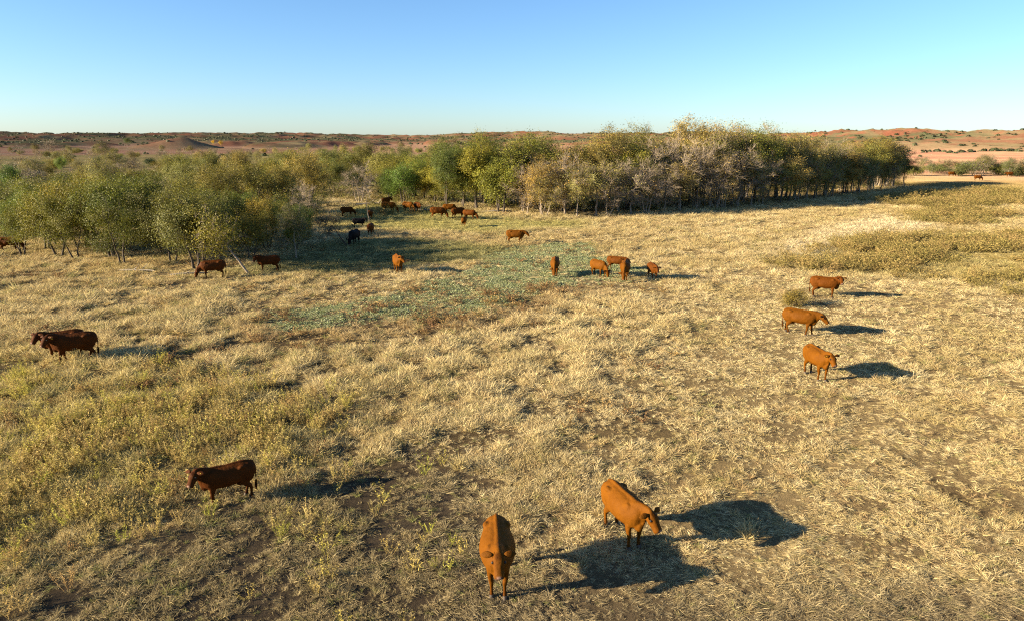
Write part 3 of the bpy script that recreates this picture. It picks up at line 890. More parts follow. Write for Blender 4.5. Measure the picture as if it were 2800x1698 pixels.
# right wood
rw_front = region([(935, 487), (1010, 487), (1090, 498), (1200, 510), (1350, 525), (1480, 521), (1600, 511), (1750, 502), (1900, 487), (2000, 474), (2080, 464), (2150, 451)])
rw_top = ([880, 930, 1000, 1050, 1110, 1170, 1230, 1290, 1350, 1420, 1500, 1560, 1610, 1690, 1760, 1820, 1880, 1960, 2050, 2130, 2190, 2240],
          [372, 375, 360, 335, 315, 298, 310, 325, 318, 315, 306, 295, 284, 286, 296, 292, 310, 322, 328, 338, 356, 395])
front_row = []
for row, (depth, step, frac) in enumerate(((0.3, 3.0, .66), (3.0, 3.6, .82), (6.5, 4.4, .96), (11.0, 5.2, 1.0), (17.0, 6.0, 1.0))):
    L = along(rw_front, 1)[2]; nn = int(L / step)
    for i in range(nn + 1):
        x, y, _ = along(rw_front, min(1, max(0, (i + prng.uniform(-.35, .35)) / nn)))
        dirn = Vector((x, y, 0)).normalized(); dd = depth + prng.uniform(-1.1, 1.1)
        x += dirn.x * dd; y += dirn.y * dd
        if not free(x, y, 1.7): continue
        u, v = pix(x, y)
        hmax = top_height(x, y, float(np.interp(u, *rw_top)))
        h = max(4.5, hmax * frac * prng.uniform(.80, 1.10))
        q = prng.random()
        if u < 1250:
            kind = 'tall%d' % prng.randrange(3) if q < .85 or row > 1 else 'round'
            lc = prng.choice([(.105, .140, .020), GREEN, (0.13, .15, .025), (0.16, .165, .026), (0.22, .19, .024)])
            lab, grp = "leafy green to yellow tree in the left part of the big wood", "leafy trees in the left part of the wood"
        elif u < 1860 and row <= 1:
            kind = 'bare%d' % prng.randrange(4) if q < (.75 if row == 0 else .5) else 'sparse%d' % prng.randrange(3)
            lc = TAN if q > .5 else (0.20, .15, .045)
            lab, grp = "grey, nearly bare tree along the front of the big wood", "bare grey trees along the front of the wood"
        elif u < 1860:
            kind = 'sparse%d' % prng.randrange(3) if q < .55 else 'tall%d' % prng.randrange(3)
            lc = prng.choice([TAN, (0.26, .23, .045), (0.22, .21, .040), (0.17, 0.18, 0.032)])
            lab, grp = "tall thinning tan-yellow tree deep in the big wood", "tan trees deep in the wood"
        else:
            kind = ('sparse%d' % prng.randrange(3)) if q < .5 else ('bare%d' % prng.randrange(4)) if q < .6 and row < 2 else 'tall%d' % prng.randrange(3)
            lc = prng.choice([TAN, (0.19, 0.185, 0.045), (0.23, .20, .055)])
            lab, grp = "tan-olive tree in the right part of the big wood", "tan-olive trees in the right part of the wood"
        if row > 0:
            zone = "above the left end of the herd" if u < 1050 else "behind the right end of the herd" if u < 1250 else "left of the wood's middle" if u < 1500 else "in the wood's middle" if u < 1700 else "right of the wood's middle" if u < 1900 else "near the wood's right end"
            lab = ("bare grey" if kind[:4] == 'bare' else "thin tan-yellow" if kind[:4] == 'spar' else "full-crowned") + " tree %s %s" % (("in the second rank", "in the third rank", "deep", "at the back")[row - 1], zone)
            grp = lab
        tr_ = plant(kind, x, y, h, lc, lab, group=grp, wide=prng.uniform(1.05, 1.5))
        if row == 0: front_row.append(tr_)
number_row(front_row, lambda t: t.split(" tree")[0].replace(" to yellow", "").replace(", nearly", "") + " tree, %s from left along the front edge of the big wood")
def special(u, v, kind, topv, lc, lab, name="tree", cat="tree", wide=1.0, rz=None):
    x, y, _ = ground_at(u, v)
    return plant(kind, x, y, top_height(x, y, topv), lc, lab, cat, name=name, wide=wide, rz=rz)
special(970, 489, 'round', 388, (0.085, 0.13, 0.02), "fresh green rounded tree above two cows at the left end of the wood")
special(1075, 499, 'tall1', 352, (0.075, 0.10, 0.022), "dark-trunked deep green tree behind the grazing herd")
special(1148, 503, 'tall0', 303, (0.21, 0.185, 0.022), "tallest golden-yellow tree at the left of the wood, with wispy top")
special(1300, 521, 'sparse1', 362, (0.30, 0.19, 0.045), "orange-tinged thinning tree at the front of the wood")
special(865, 490, 'bare2', 388, (0.13, 0.12, 0.05), "wide bare-limbed tree standing left of the fresh green tree", wide=1.5)
special(757, 476, 'round', 392, (0.19, 0.165, 0.026), "small yellow-green round tree with one dark trunk in the clearing")
special(712, 478, 'bare1', 400, (0.12, 0.12, 0.05), "slender grey tree left of the small yellow-green round tree")
special(515, 425, 'conifer', 368, (0.028, 0.045, 0.018), "narrow dark evergreen rising behind the left grove", name="evergreen_tree")
special(2175, 448, 'tall2', 372, (0.065, 0.085, 0.02), "dark green tree ending the wood on the right", wide=1.3)
special(255, 405, 'sparse2', 335, (0.11, 0.12, 0.03), "tall thin-topped green tree behind the left grove")
special(150, 415, 'round', 372, (0.11, 0.15, 0.025), "light green round tree behind the left grove")
special(30, 470, 'round', 385, (0.085, 0.14, 0.025), "bright green leafy tree at the far left edge")
special(308, 352, 'tall1', 331, (0.07, 0.10, 0.02), "lone green tree on the far red plain, left", wide=1.8)
special(513, 349, 'tall0', 336, (0.45, 0.36, 0.03), "bright yellow tree on the plain, the larger of a pair", wide=1.4)
special(531, 348, 'tall2', 338, (0.45, 0.36, 0.03), "bright yellow tree on the plain, the smaller of a pair", wide=1.2)
special(52, 378, 'bare0', 345, (0.12, 0.11, 0.05), "spreading bare tree on the scrubland near the left edge", wide=1.6)
special(120, 372, 'bare3', 332, (0.12, 0.11, 0.05), "wide bare tree on the scrubland, right one of two", wide=1.6)

# fuller trees between the left grove and the wood
for u_, v_, k_, t_, c_, l_ in ((655, 452, 'tall0', 358, (0.14, .15, .03), "olive tree behind the left grove's right end, left of a taller one"),
                              (700, 446, 'spread1', 352, (0.15, .15, .035), "broad olive tree rising behind the left grove's right end"),
                              (745, 440, 'sparse0', 350, (0.18, .17, .045), "thin-topped olive tree above the small yellow-green round tree"),
                              (795, 452, 'tall2', 348, (0.13, .14, .03), "tall olive tree right behind the small yellow-green round tree"),
                              (838, 446, 'spread0', 342, (0.15, .15, .035), "broad olive tree between the round tree and the bare-limbed tree"),
                              (885, 450, 'tall1', 338, (0.12, .135, .028), "tallest dark olive tree behind the bare-limbed tree"),
                              (925, 462, 'spread2', 345, (0.14, .145, .032), "broad olive tree behind the fresh green rounded tree"),
                              (960, 455, 'tall0', 340, (0.12, .13, .03), "dark olive tree peeping over the fresh green rounded tree")):
    x, y, _ = ground_at(u_, v_); free(x, y, .1)
    plant(k_, x, y, top_height(x, y, t_), c_, l_, wide=1.15)

# scrubland trees and bushes behind the left grove and beyond the clearing
def scrubland():
    n = 0; tries = 0
    while n < 270 and tries < 9000:
        tries += 1
        az = math.radians(prng.uniform(-40, -1)); r = 74 * (600 / 74) ** (prng.random() ** .85)
        x, y = r * math.sin(az), r * math.cos(az); u, v = pix(x, y)
        if u < -120 or u > 1060: continue
        if u > 740 and r < 112: continue
        if 740 < u < 1000 and r < 128 and prng.random() < .75: continue
        if float(poly_mask(np.array([x]), np.array([y]), R_WOOD, .5)[0]) > .3: continue
        dens = float(fbm(x / 40, y / 40, 555, 2))
        if r > 360 and dens < .47: continue
        if r > 200 and dens < .36: continue
        if not free(x, y, 2.9 + r / 100): continue
        q = prng.random()
        if q < .46: kind, h, lc, lab, grp, nm = 'bush%d' % prng.randrange(3), prng.uniform(2.8, 5.2), prng.choice([OLIVE, OLIVE, (0.20, .19, .05), GREEN, DGREEN]), "olive bush in the scrubland behind the left grove", "olive bushes in the scrubland", "bush"
        elif q < .60: kind, h, lc, lab, grp, nm = 'twiggy%d' % prng.randrange(2), prng.uniform(3, 5), GREY, "grey twiggy bush in the scrubland behind the left grove", "grey bushes in the scrubland", "bush"
        elif q < .90: kind, h, lc, lab, grp, nm = 'sparse%d' % prng.randrange(3), prng.uniform(5, 8.2), prng.choice([OLIVE, (0.20, .19, .05)]), "thin olive tree in the scrubland behind the left grove", "thin olive trees in the scrubland", "tree"
        else: kind, h, lc, lab, grp, nm = 'bare%d' % prng.randrange(4), prng.uniform(4, 6.8), GREY, "bare grey tree in the scrubland behind the left grove", "bare grey trees in the scrubland", "tree"
        if r < 190 and u > 330 and q < .9 and nm == "tree":
            kind, h, lab = ('spread%d' % prng.randrange(3) if q < .8 else 'tall%d' % prng.randrange(3)), h * 1.12, "leafy olive tree in the scrubland"
        size = "small" if h < 3.6 else "mid-sized" if h < 5.6 else "tall"
        side = "near the left edge" if u < 170 else "behind the left half of the left grove" if u < 400 else "behind the right half of the left grove" if u < 720 else "behind the clearing left of the herd"
        deep = "close" if r < 125 else "set back" if r < 230 else "far out"
        lab = size + " " + lab.split(" in the")[0] + ", " + deep + " " + side
        plant(kind, x, y, h, lc, lab, nm, lab.split(",")[0] + (" cluster, " if nm == "bush" else " stand, ") + deep + " " + side, nm, wide=prng.uniform(.95, 1.35)); n += 1
scrubland()
# hedge of shrubs beyond the right meadow
hedge = []
for k, u in enumerate(list(range(2205, 2620, 17))):
    v = 425 + prng.uniform(-8, 1)
    x, y, _ = ground_at(u + prng.uniform(-6, 6), v)
    if 2276 < u < 2298: continue
    q = prng.random()
    sh_ = plant(('bush%d' % prng.randrange(3)) if q < .66 else ('twiggy%d' % prng.randrange(2)) if q < .8 else 'sparse%d' % prng.randrange(3), x, y, prng.uniform(3.6, 6.2),
          prng.choice([OLIVE, GREEN, GREY, (.10, .11, .035)]), "shrub in the row at the far side of the right meadow", "bush", "shrub row beyond the right meadow", "bush", wide=prng.uniform(1.2, 1.6))
    hedge.append(sh_)
number_row(hedge, lambda t: "%s shrub from the left in the row beyond the right meadow")
# shrubs on the pasture
special(1908, 738, 'bush0', 690, (0.17, 0.155, 0.035), "low olive shrub left of the cow with its head turned", "shrub", "bush", wide=1.25)

# scrub on the far hills: too many and too small to count
def hill_scrub():
    n = 13000
    r = np.sqrt(rng.uniform(420 ** 2, 2300 ** 2, n)); a = np.radians(rng.uniform(-44, 44, n))
    x, y = r * np.sin(a), r * np.cos(a)
    d = fbm(x / 100, y / 60, 241, 4); r0 = 1250 - 620 * ss(-2, 17, np.degrees(a))
    keep = rng.random(n) < np.where(r > r0 - 60, ss(.42, .58, d) * .95 + .16 + .10 * ss(5, 20, np.degrees(a)), .05)
    x, y, r = x[keep], y[keep], r[keep]; z = terrain(x, y)
    k = 26; n = len(x)
    w = rng.uniform(1.2, 3.2, n) * np.where(rng.random(n) < .1, 1.5, 1); hh = w * rng.uniform(.6, 1.0, n)
    dv = rng.normal(size=(n, k, 3)); dv /= np.linalg.norm(dv, axis=-1, keepdims=True); dv[..., 2] = np.abs(dv[..., 2])
    c = np.stack([x, y, z - .2], -1)[:, None] + dv * np.stack([w, w, hh], -1)[:, None] * rng.uniform(.6, 1, (n, k, 1))
    t = rng.normal(size=(n, k, 3)); t -= dv * (t * dv).sum(-1, keepdims=True); t /= np.linalg.norm(t, axis=-1, keepdims=True)
    b = np.cross(dv, t); q = w[:, None, None] * rng.uniform(.3, .5, (n, k, 1))
    V = np.stack([c - t * q, c + b * q * .7, c + t * q, c - b * q * .7], 2).reshape(-1, 3)
    F = np.arange(len(V)).reshape(-1, 4).tolist(); V = V.tolist()
    LA = np.stack([np.repeat(rng.random(n), k), rng.random(n * k) * .4], -1)
    me = mesh_from("hill_scrub", V, F, [M_LEAF])
    at = me.attributes.new("lv", 'FLOAT_COLOR', 'CORNER'); arr = np.zeros((len(me.loops), 4), np.float32)
    arr[:, :2] = np.repeat(np.array(LA, np.float32), 4, axis=0); at.data.foreach_set("color", arr.ravel())
    o = link("hill_scrub", me); o.color = (0.055, 0.065, 0.03, 1)
    tag(o, "dark green scrub dotted over the far red hills", "scrub", kind="stuff")
hill_scrub()

# ---------------------------------------------------------------- cattle
def face_out(V, F, f0):
    """turn the closed piece made of faces F[f0:] outward"""
    vol = 0.0
    for f in F[f0:]:
        for k in range(1, len(f) - 1): vol += V[f[0]].dot(V[f[k]].cross(V[f[k + 1]]))
    if vol < 0: F[f0:] = [f[::-1] for f in F[f0:]]

def loft(bm_v, bm_f, pts, ws, hs, up=Vector((0, 0, 1)), sides=16, topnarrow=0.0, square=0.88):
    i0 = len(bm_v); n = len(pts); f0 = len(bm_f)
    for k in range(n):
        t = (pts[min(k + 1, n - 1)] - pts[max(k - 1, 0)]).normalized()
        side = up.cross(t)
        if side.length < 1e-4: side = Vector((0, 1, 0))
        side.normalize(); u = t.cross(side)
        for j in range(sides):
            a = 2 * math.pi * j / sides; c, s = math.cos(a), math.sin(a)
            c2 = math.copysign(abs(c) ** square, c); s = math.copysign(abs(s) ** (1 - (1 - square) * .6), s)
            w = ws[k] * (1 - topnarrow * max(0, s) ** 2)
            bm_v.append(pts[k] + side * c2 * w + u * s * hs[k])
    for k in range(n - 1):
        for j in range(sides):
            j2 = (j + 1) % sides
            bm_f.append((i0 + k * sides + j, i0 + k * sides + j2, i0 + (k + 1) * sides + j2, i0 + (k + 1) * sides + j))
    bm_f.append(tuple(i0 + j for j in range(sides))[::-1])
    bm_f.append(tuple(i0 + (n - 1) * sides + j for j in range(sides)))
    face_out(bm_v, bm_f, f0)

def spline(P, W, H, seg=4):
    """Catmull-Rom resample of a loft"""
    pts, ws, hs = [], [], []
    n = len(P)
    for i in range(n - 1):
        for k in range(seg):
            t = k / seg
            i_1, i2 = max(i - 1, 0), min(i + 2, n - 1)
            def cr(a, b, c, d): return 0.5 * ((2 * b) + (c - a) * t + (2 * a - 5 * b + 4 * c - d) * t * t + (3 * b - a - 3 * c + d) * t ** 3)
            pts.append(cr(P[i_1], P[i], P[i + 1], P[i2])); ws.append(max(.008, cr(W[i_1], W[i], W[i + 1], W[i2]))); hs.append(max(.008, cr(H[i_1], H[i], H[i + 1], H[i2])))
    pts.append(P[-1]); ws.append(W[-1]); hs.append(H[-1])
    return pts, ws, hs

HEADS = {  # neck yaw, poll (reach, height), head yaw, head pitch (down +)
    'up': (0, (.46, 1.42), 0, 46), 'level': (0, (.52, 1.34), 0, 44), 'low': (0, (.58, 1.20), 0, 44), 'graze': (0, (.58, .66), 0, 70),
    'look_l': (30, (.40, 1.40), 75, 40), 'look_r': (-30, (.40, 1.40), -75, 40), 'half_l': (20, (.44, 1.38), 45, 42), 'half_r': (-20, (.44, 1.38), -45, 42),
    'dip_l': (16, (.50, 1.26), 16, 48)}

def ellipsoid(V, F, c, r, n=10):
    P = [Vector((c[0], c[1], c[2] + r[2] * math.cos(math.pi * (k + .04) / (n + .08)) * -1)) for k in range(n + 1)]
    W = [max(.01, math.sin(math.pi * (k + .3) / (n + .6))) for k in range(n + 1)]
    i0 = len(V); sides = 12; f0 = len(F)
    for k in range(n + 1):
        for j in range(sides):
            a = 2 * math.pi * j / sides
            V.append(Vector((c[0] + r[0] * W[k] * math.cos(a), c[1] + r[1] * W[k] * math.sin(a), P[k].z)))
    for k in range(n):
        for j in range(sides):
            j2 = (j + 1) % sides
            F.append((i0 + k * sides + j, i0 + k * sides + j2, i0 + (k + 1) * sides + j2, i0 + (k + 1) * sides + j))
    F.append(tuple(i0 + j for j in range(sides))[::-1]); F.append(tuple(i0 + n * sides + j for j in range(sides)))
    face_out(V, F, f0)


def cow_meshes(head, legs=(0, 0, 0, 0), voxel=.03, belly=1.0, bull=False, tail=0.0):
    """body faces +X, origin on the ground under its middle. legs: forward swing of fl, fr, hl, hr hooves"""
    V, F = [], []
    X = [-.90, -.87, -.78, -.62, -.45, -.20, .05, .30, .50, .64, .74, .79]
    Zc = [1.10, 1.09, 1.065, 1.035, 1.02, .98, .96, .965, .98, .98, .965, .955]
    Wd = [.11, .20, .268, .295, .305 * (.5 + .5 * belly), .335 * belly, .355 * belly, .34 * (.4 + .6 * belly), .30, .25, .18, .09]
    Hh = [.10, .18, .25, .29, .315, .35, .365, .355, .345, .325, .27, .17]
    p, w, h = spline([Vector((x, 0, z)) for x, z in zip(X, Zc)], Wd, Hh)
    loft(V, F, p, w, h, sides=28, topnarrow=.26, square=.80)
    # spine ridge, hook and pin bones, shoulder blades, thigh, brisket, udder
    p, w, h = spline([Vector((x, 0, z)) for x, z in ((-.86, 1.235), (-.6, 1.325), (-.3, 1.325), (0, 1.315), (.3, 1.315), (.55, 1.315))], [.04, .05, .05, .045, .06, .06], [.05, .05, .045, .04, .05, .05])
    loft(V, F, p, w, h, sides=10)
    for s in (-1, 1):
        ellipsoid(V, F, (-.46, s * .215 * (.5 + .5 * belly), 1.215), (.14, .09, .07))
        ellipsoid(V, F, (-.84, s * .11, 1.14), (.07, .06, .07))
        ellipsoid(V, F, (.44, s * .195, 1.02), (.16, .095, .26))
        ellipsoid(V, F, (-.60, s * .175, .93), (.25, .125, .29))
        ellipsoid(V, F, (-.12, s * .20 * belly, .90), (.34, .17, .20))
    ellipsoid(V, F, (.66, 0, .78), (.16, .12, .19))
    if not bull: ellipsoid(V, F, (-.40, 0, .62), (.15, .12, .11))
    # legs
    hoofs = []
    for i, s in ((0, 1), (1, -1)):
        q = legs[i]
        z = [1.0, .82, .64, .50, .385, .30, .20, .115, .07]
        xs = [.44, .47, .47, .475, .485, .475, .472, .475, .49]
        ws = [.10, .105, .080, .062, .056, .041, .037, .046, .046]
        hs = [.16, .15, .105, .075, .062, .047, .042, .052, .054]
        P = [Vector((x + q * max(0, (.85 - zz) / .85) ** 1.1, s * (.165 - .02 * (zz < .5)), zz)) for x, zz in zip(xs, z)]
        p, w, h = spline(P, ws, hs, 3); loft(V, F, p, w, h, up=Vector((1, 0, 0)), sides=12)
        hoofs.append(P[-1].copy())
    for i, s in ((2, 1), (3, -1)):
        q = legs[i]
        z = [1.05, .88, .72, .58, .47, .40, .26, .125, .07]
        xs = [-.52, -.50, -.48, -.57, -.655, -.675, -.655, -.635, -.615]
        ws = [.10, .135, .115, .078, .058, .047, .040, .047, .047]
        hs = [.22, .235, .165, .105, .075, .058, .047, .054, .055]
        P = [Vector((x + q * max(0, (.8 - zz) / .8) ** 1.1, s * (.155 + .012 * (zz < .6)), zz)) for x, zz in zip(xs, z)]
        p, w, h = spline(P, ws, hs, 3); loft(V, F, p, w, h, up=Vector((1, 0, 0)), sides=12)
        hoofs.append(P[-1].copy())
    # neck and head
    ny, (reach, pz), hy, hp = HEADS[head]
    nb = Vector((.56, 0, 1.06)); a = math.radians(ny)
    poll = Vector((.56 + reach * math.cos(a), reach * math.sin(a), pz))
    ha, hpit = math.radians(hy), math.radians(hp)
    hd = Vector((math.cos(ha) * math.cos(hpit), math.sin(ha) * math.cos(hpit), -math.sin(hpit)))
    hside = Vector((-math.sin(ha), math.cos(ha), 0)); hup = hd.cross(hside) * -1
    if hup.z < 0 and hp < 80: hup = -hup
    down = 1.0 if pz > .9 else .75
    back = poll - hd * .02 - hup * .13
    th = 1.2 if bull else 1.0
    m1 = nb.lerp(back, .40) + Vector((0, 0, .03)); m2 = nb.lerp(back, .75) + Vector((0, 0, .03))
    P = [nb - Vector((.14, 0, .06)), nb, m1, m2, back, back + hd * .10]
    p, w, h = spline(P, [.20 * th, .185 * th, .14 * th, .105 * th, .09, .075], [.33, .32 * down, .255 * down * th, .20 * th, .155, .10]); loft(V, F, p, w, h, sides=18)
    # dewlap from throat to brisket
    p, w, h = spline([Vector((.70, 0, .74)), Vector((.74, 0, .82)).lerp(back - hup * .10, .30), Vector((.72, 0, .90)).lerp(back - hup * .10, .75)], [.05, .045, .04], [.10, .09, .07]); loft(V, F, p, w, h, sides=10)
    hp0 = poll - hup * .09
    P = [hp0 - hd * .08, hp0 - hd * .03, hp0 + hd * .06 - hup * .01, hp0 + hd * .15 - hup * .02, hp0 + hd * .24 - hup * .025, hp0 + hd * .32 - hup * .03, hp0 + hd * .40 - hup * .035, hp0 + hd * .445 - hup * .038, hp0 + hd * .46 - hup * .04]
    p, w, h = spline(P, [.07, .115, .142, .136, .116, .110, .118, .108, .07], [.06, .105, .14, .145, .124, .106, .10, .088, .06], 4); loft(V, F, p, w, h, up=hup, sides=16, square=.8)
    muzzle = hp0 + hd * .45 - hup * .02
    # tail
    P = [Vector((-.78, 0, 1.22)), Vector((-.87, 0, 1.17)), Vector((-.905, tail * .3, 1.0)), Vector((-.90, tail * .7, .75)), Vector((-.885, tail, .55))]
    p, w, h = spline(P, [.05, .038, .030, .026, .024], [.05, .038, .030, .026, .024]); loft(V, F, p, w, h, up=Vector((1, 0, 0)), sides=8)
    me = mesh_from("cattle_source", V, F)
    ob = bpy.data.objects.new("cattle_source", me); COL.objects.link(ob)
    r = ob.modifiers.new("r", 'REMESH'); r.mode = 'VOXEL'; r.voxel_size = voxel; r.use_smooth_shade = True
    sm = ob.modifiers.new("s", 'SMOOTH'); sm.factor = .5; sm.iterations = 9 if voxel < .025 else 3
    dg = bpy.context.evaluated_depsgraph_get(); dg.update()
    body = bpy.data.meshes.new_from_object(ob.evaluated_get(dg))
    bpy.data.objects.remove(ob); bpy.data.meshes.remove(me)
    body.name = "cattle_body"; body.materials.clear(); body.materials.append(M_COAT)
    body.polygons.foreach_set("use_smooth", [True] * len(body.polygons))
    co = np.zeros(len(body.vertices) * 3); body.vertices.foreach_get("co", co); co = co.reshape(-1, 3)
    dm = np.linalg.norm((co - np.array(muzzle)) * 1.0, axis=1)
    tone = np.zeros((len(co), 4), np.float32); tone[:, 3] = 1
    tone[:, 1] = 0.85 * (1 - ss(.06, .10, dm))
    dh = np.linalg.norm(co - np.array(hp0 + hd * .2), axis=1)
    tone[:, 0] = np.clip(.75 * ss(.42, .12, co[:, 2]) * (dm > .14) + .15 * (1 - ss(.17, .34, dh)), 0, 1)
    for sgn in (-1, 1):
        de = np.linalg.norm(co - np.array(hp0 + hd * .14 + hside * sgn * .125 + hup * .045), axis=1)
        tone[:, 0] = np.maximum(tone[:, 0], .9 * (1 - ss(.035, .06, de)))
        dn = np.linalg.norm(co - np.array(hp0 + hd * .445 + hside * sgn * .055 + hup * .02), axis=1)
        tone[:, 1] *= ss(.012, .03, dn); tone[:, 0] = np.maximum(tone[:, 0], 1 - ss(.015, .035, dn))
    dp = np.linalg.norm(co - np.array(hp0 + hup * .11 + hd * .03), axis=1)
    tone[:, 0] = np.maximum(tone[:, 0], .75 * (1 - ss(.05, .12, dp)))
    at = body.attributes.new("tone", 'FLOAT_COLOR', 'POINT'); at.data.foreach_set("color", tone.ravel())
    # ears: cupped leaf shapes out of the sides of the poll
    parts = dict(body=body, ears=[], eyes=[], hoofs=[], tags=[])
    for s in (-1, 1):
        EV, EF = [], []
        root = hp0 + hside * s * .115 + hup * .055 - hd * .015
        ed = (hside * s * 1.0 - hd * .10 - hup * .05).normalized()
        P = [root + ed * q - hup * .03 * (q / .2) ** 2 for q in (0, .06, .13, .20, .26)]
        loft(EV, EF, P, [.026, .058, .074, .055, .010], [.020, .022, .020, .016, .006], up=hup, sides=10)
        parts['ears'].append(mesh_from("ear", EV, EF, [M_COAT], True))
        EV, EF = [], []
        ellipsoid(EV, EF, tuple(hp0 + hd * .14 + hside * s * .128 + hup * .045), (.030, .030, .030), 8)
        parts['eyes'].append(mesh_from("eye", EV, EF, [M_EYE], True))
        c = root + ed * .11 - hup * .05; TV, TF = [], []
        t1, t2, t3 = ed * .042, hup * .060, hd * .005
        for kz in (-1, 1):
            TV += [c + t3 * kz - t1 * .7 + t2, c + t3 * kz + t1 * .7 + t2, c + t3 * kz + t1 - t2, c + t3 * kz - t1 - t2]
        TV = [q + hd * .02 for q in TV]
        TF = [(3, 2, 1, 0), (4, 5, 6, 7)] + [(k, (k + 1) % 4, (k + 1) % 4 + 4, k + 4) for k in range(4)]
        parts['tags'].append(mesh_from("ear_tag", TV, TF, [M_TAG]))
    for hpnt in hoofs:
        HV, HF = [], []
        P = [Vector((hpnt.x + dx, hpnt.y, z)) for dx, z in ((0, .085), (.008, .05), (.02, .0), (.022, -.02))]
        loft(HV, HF, P, [.046, .052, .058, .050], [.052, .060, .072, .062], up=Vector((1, 0, 0)), sides=12)
        parts['hoofs'].append(mesh_from("hoof", HV, HF, [M_HOOF], False))
    SV, SF = [], []
    e = Vector((-.885, tail, .55))
    p, w, h = spline([e + Vector((0, 0, .06)), e, e - Vector((-.01, -tail * .1, .12)), e - Vector((-.02, -tail * .15, .24)), e - Vector((-.02, -tail * .15, .32))], [.022, .034, .044, .034, .006], [.022, .034, .044, .034, .006])
    loft(SV, SF, p, w, h, up=Vector((1, 0, 0)), sides=8)
    parts['switch'] = mesh_from("tail_switch", SV, SF, [M_COAT], True)
    return parts

HERD = {}
def get_cow(head, legs, voxel, belly=1.0, bull=False, tail=0.0):
    key = (head, legs, voxel, belly, bull, tail)
    if key not in HERD: HERD[key] = cow_meshes(head, legs, voxel, belly, bull, tail)
    return HERD[key]

RED = (0.085, 0.0260, 0.002); ORANGE = (0.104, 0.0345, 0.0015); DARKRED = (0.060, 0.0165, 0.002); BLACK = (0.008, 0.0065, 0.0065); DEEP = (0.074, 0.0220, 0.0018)
STAND, WALK, STEP, EASY = (0, 0, 0, 0), (.16, -.12, -.14, .16), (-.10, .10, .12, -.12), (.04, -.03, -.06, .05)
def cow(u, v, heading, head, legs, col, label, scale=1.0, lod=1, tags="", name="cow", cat="cow", bull=False, belly=1.0, tail=0.0, dx=0.0, dy=0.0):
    x, y, z = ground_at(u, v)
    x += dx; y += dy; z = float(terrain(x, y))
    parts = get_cow(head, legs, {0: .02, 1: .03, 2: .038}[lod], belly, bull, tail)
    e = empty(name, (x, y, z), math.radians(heading), scale)
    j = prng.uniform(.84, 1.12)
    colr = (col[0] * j, col[1] * j, col[2] * j, 1)
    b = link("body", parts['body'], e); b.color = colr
    dark = tuple(c * .8 for c in colr[:3]) + (1,)
    for m in parts['ears']:
        o = link("ear", m, e); o.color = dark
    if lod <= 1:
        o = link("tail_switch", parts['switch'], e); o.color = tuple(c * .45 for c in colr[:3]) + (1,)
    if lod == 0:
        for m in parts['eyes']: link("eye", m, e)
        for m in parts['hoofs']: link("hoof", m, e)
    for k in tags: link("ear_tag", parts['tags'][int(k)], e)
    tag(e, label, cat, "red cattle spread over the pasture")
    return e

# foreground
cow(1196, 1437, -87, 'up', EASY, ORANGE, "rust-red cow facing the camera at bottom centre, nearest of all", 1.03, 0, "", dy=.50, belly=1.15)
cow(1524, 1318, -68, 'dip_l', STAND, ORANGE, "rust-red cow at bottom, just right of the nearest cow, head lowered", 1.0, 0, "", dx=-.18, dy=.45, belly=1.10)
cow(552, 1206, 211, 'half_l', EASY, DARKRED, "dark red-brown calf with yellow ear tag at bottom left", .86, 0, "1", name="calf", cat="calf", tail=.05)
cow(185, 872, 211, 'half_l', WALK, DARKRED, "dark brown cow walking left at the left edge of the pasture", 1.04, 0, "1", tail=-.05)
cow(185, 872, 213, 'half_l', STAND, DARKRED, "dark brown cow mostly hidden behind the left walking cow", 1.0, 1, dx=-.92, dy=.62)
cow(1962, 908, -84, 'level', EASY, ORANGE, "orange-red cow with yellow ear tag, lowest of three cows at right", 1.0, 0, "0", belly=1.18)
cow(1922, 804, -38, 'low', WALK, ORANGE, "orange-red cow walking right, middle of three cows at right", 1.0, 0)
cow(1982, 716, -27, 'look_r', STAND, DEEP, "deep red cow with head turned, highest of three cows at right", 1.0, 0)
# middle distance
cow(957, 660, -72, 'half_l', EASY, ORANGE, "rust-red cow walking out of the shade left of the green hollow", 1.05, 1, dy=.3)
cow(1336, 666, -96, 'graze', STAND, ORANGE, "rust-red cow grazing head-on in the green hollow, apart from the group of four", 1.0, 1, dy=.5)
cow(1440, 667, -58, 'graze', WALK, ORANGE, "rust-red cow grazing right, leftmost of the group of four", .95, 1)
cow(1482, 651, -25, 'low', STEP, DEEP, "red calf standing behind two grazing cows in the group of four", .82, 1, name="calf", cat="calf")
cow(1506, 678, -104, 'graze', STAND, ORANGE, "rust-red cow grazing head-on, third of the group of four", 1.05, 1, dy=.5)
cow(1572, 676, -84, 'low', EASY, DEEP, "deep red cow, rightmost of the group of four", .9, 1, dy=.4)
cow(1240, 587, -8, 'low', WALK, ORANGE, "orange-red cow walking right at the top of the green hollow", 1.0, 1)
cow(514, 671, 203, 'graze', STAND, DARKRED, "dark red cow grazing left in front of the thick-trunked tree", 1.0, 1)
cow(648, 655, 202, 'half_l', EASY, DARKRED, "dark red cow standing in shade right of the leaning tree", .95, 1)
cow(26, 607, 15, 'graze', STAND, DEEP, "cow with sunlit rump under the grove at the left edge", 1.0, 1)
cow(851, 592, -100, 'graze', STAND, BLACK, "black bull grazing toward the camera beside the bent tree", 1.1, 1, name="bull", cat="bull", bull=True, dy=.4)
cow(864, 549, 8, 'half_r', STAND, BLACK, "black calf standing left of the thin sapling", .82, 1, name="calf", cat="calf")
cow(891, 569, -88, 'low', EASY, DEEP, "red cow facing the camera below the thin sapling", .98, 1, dy=.3)
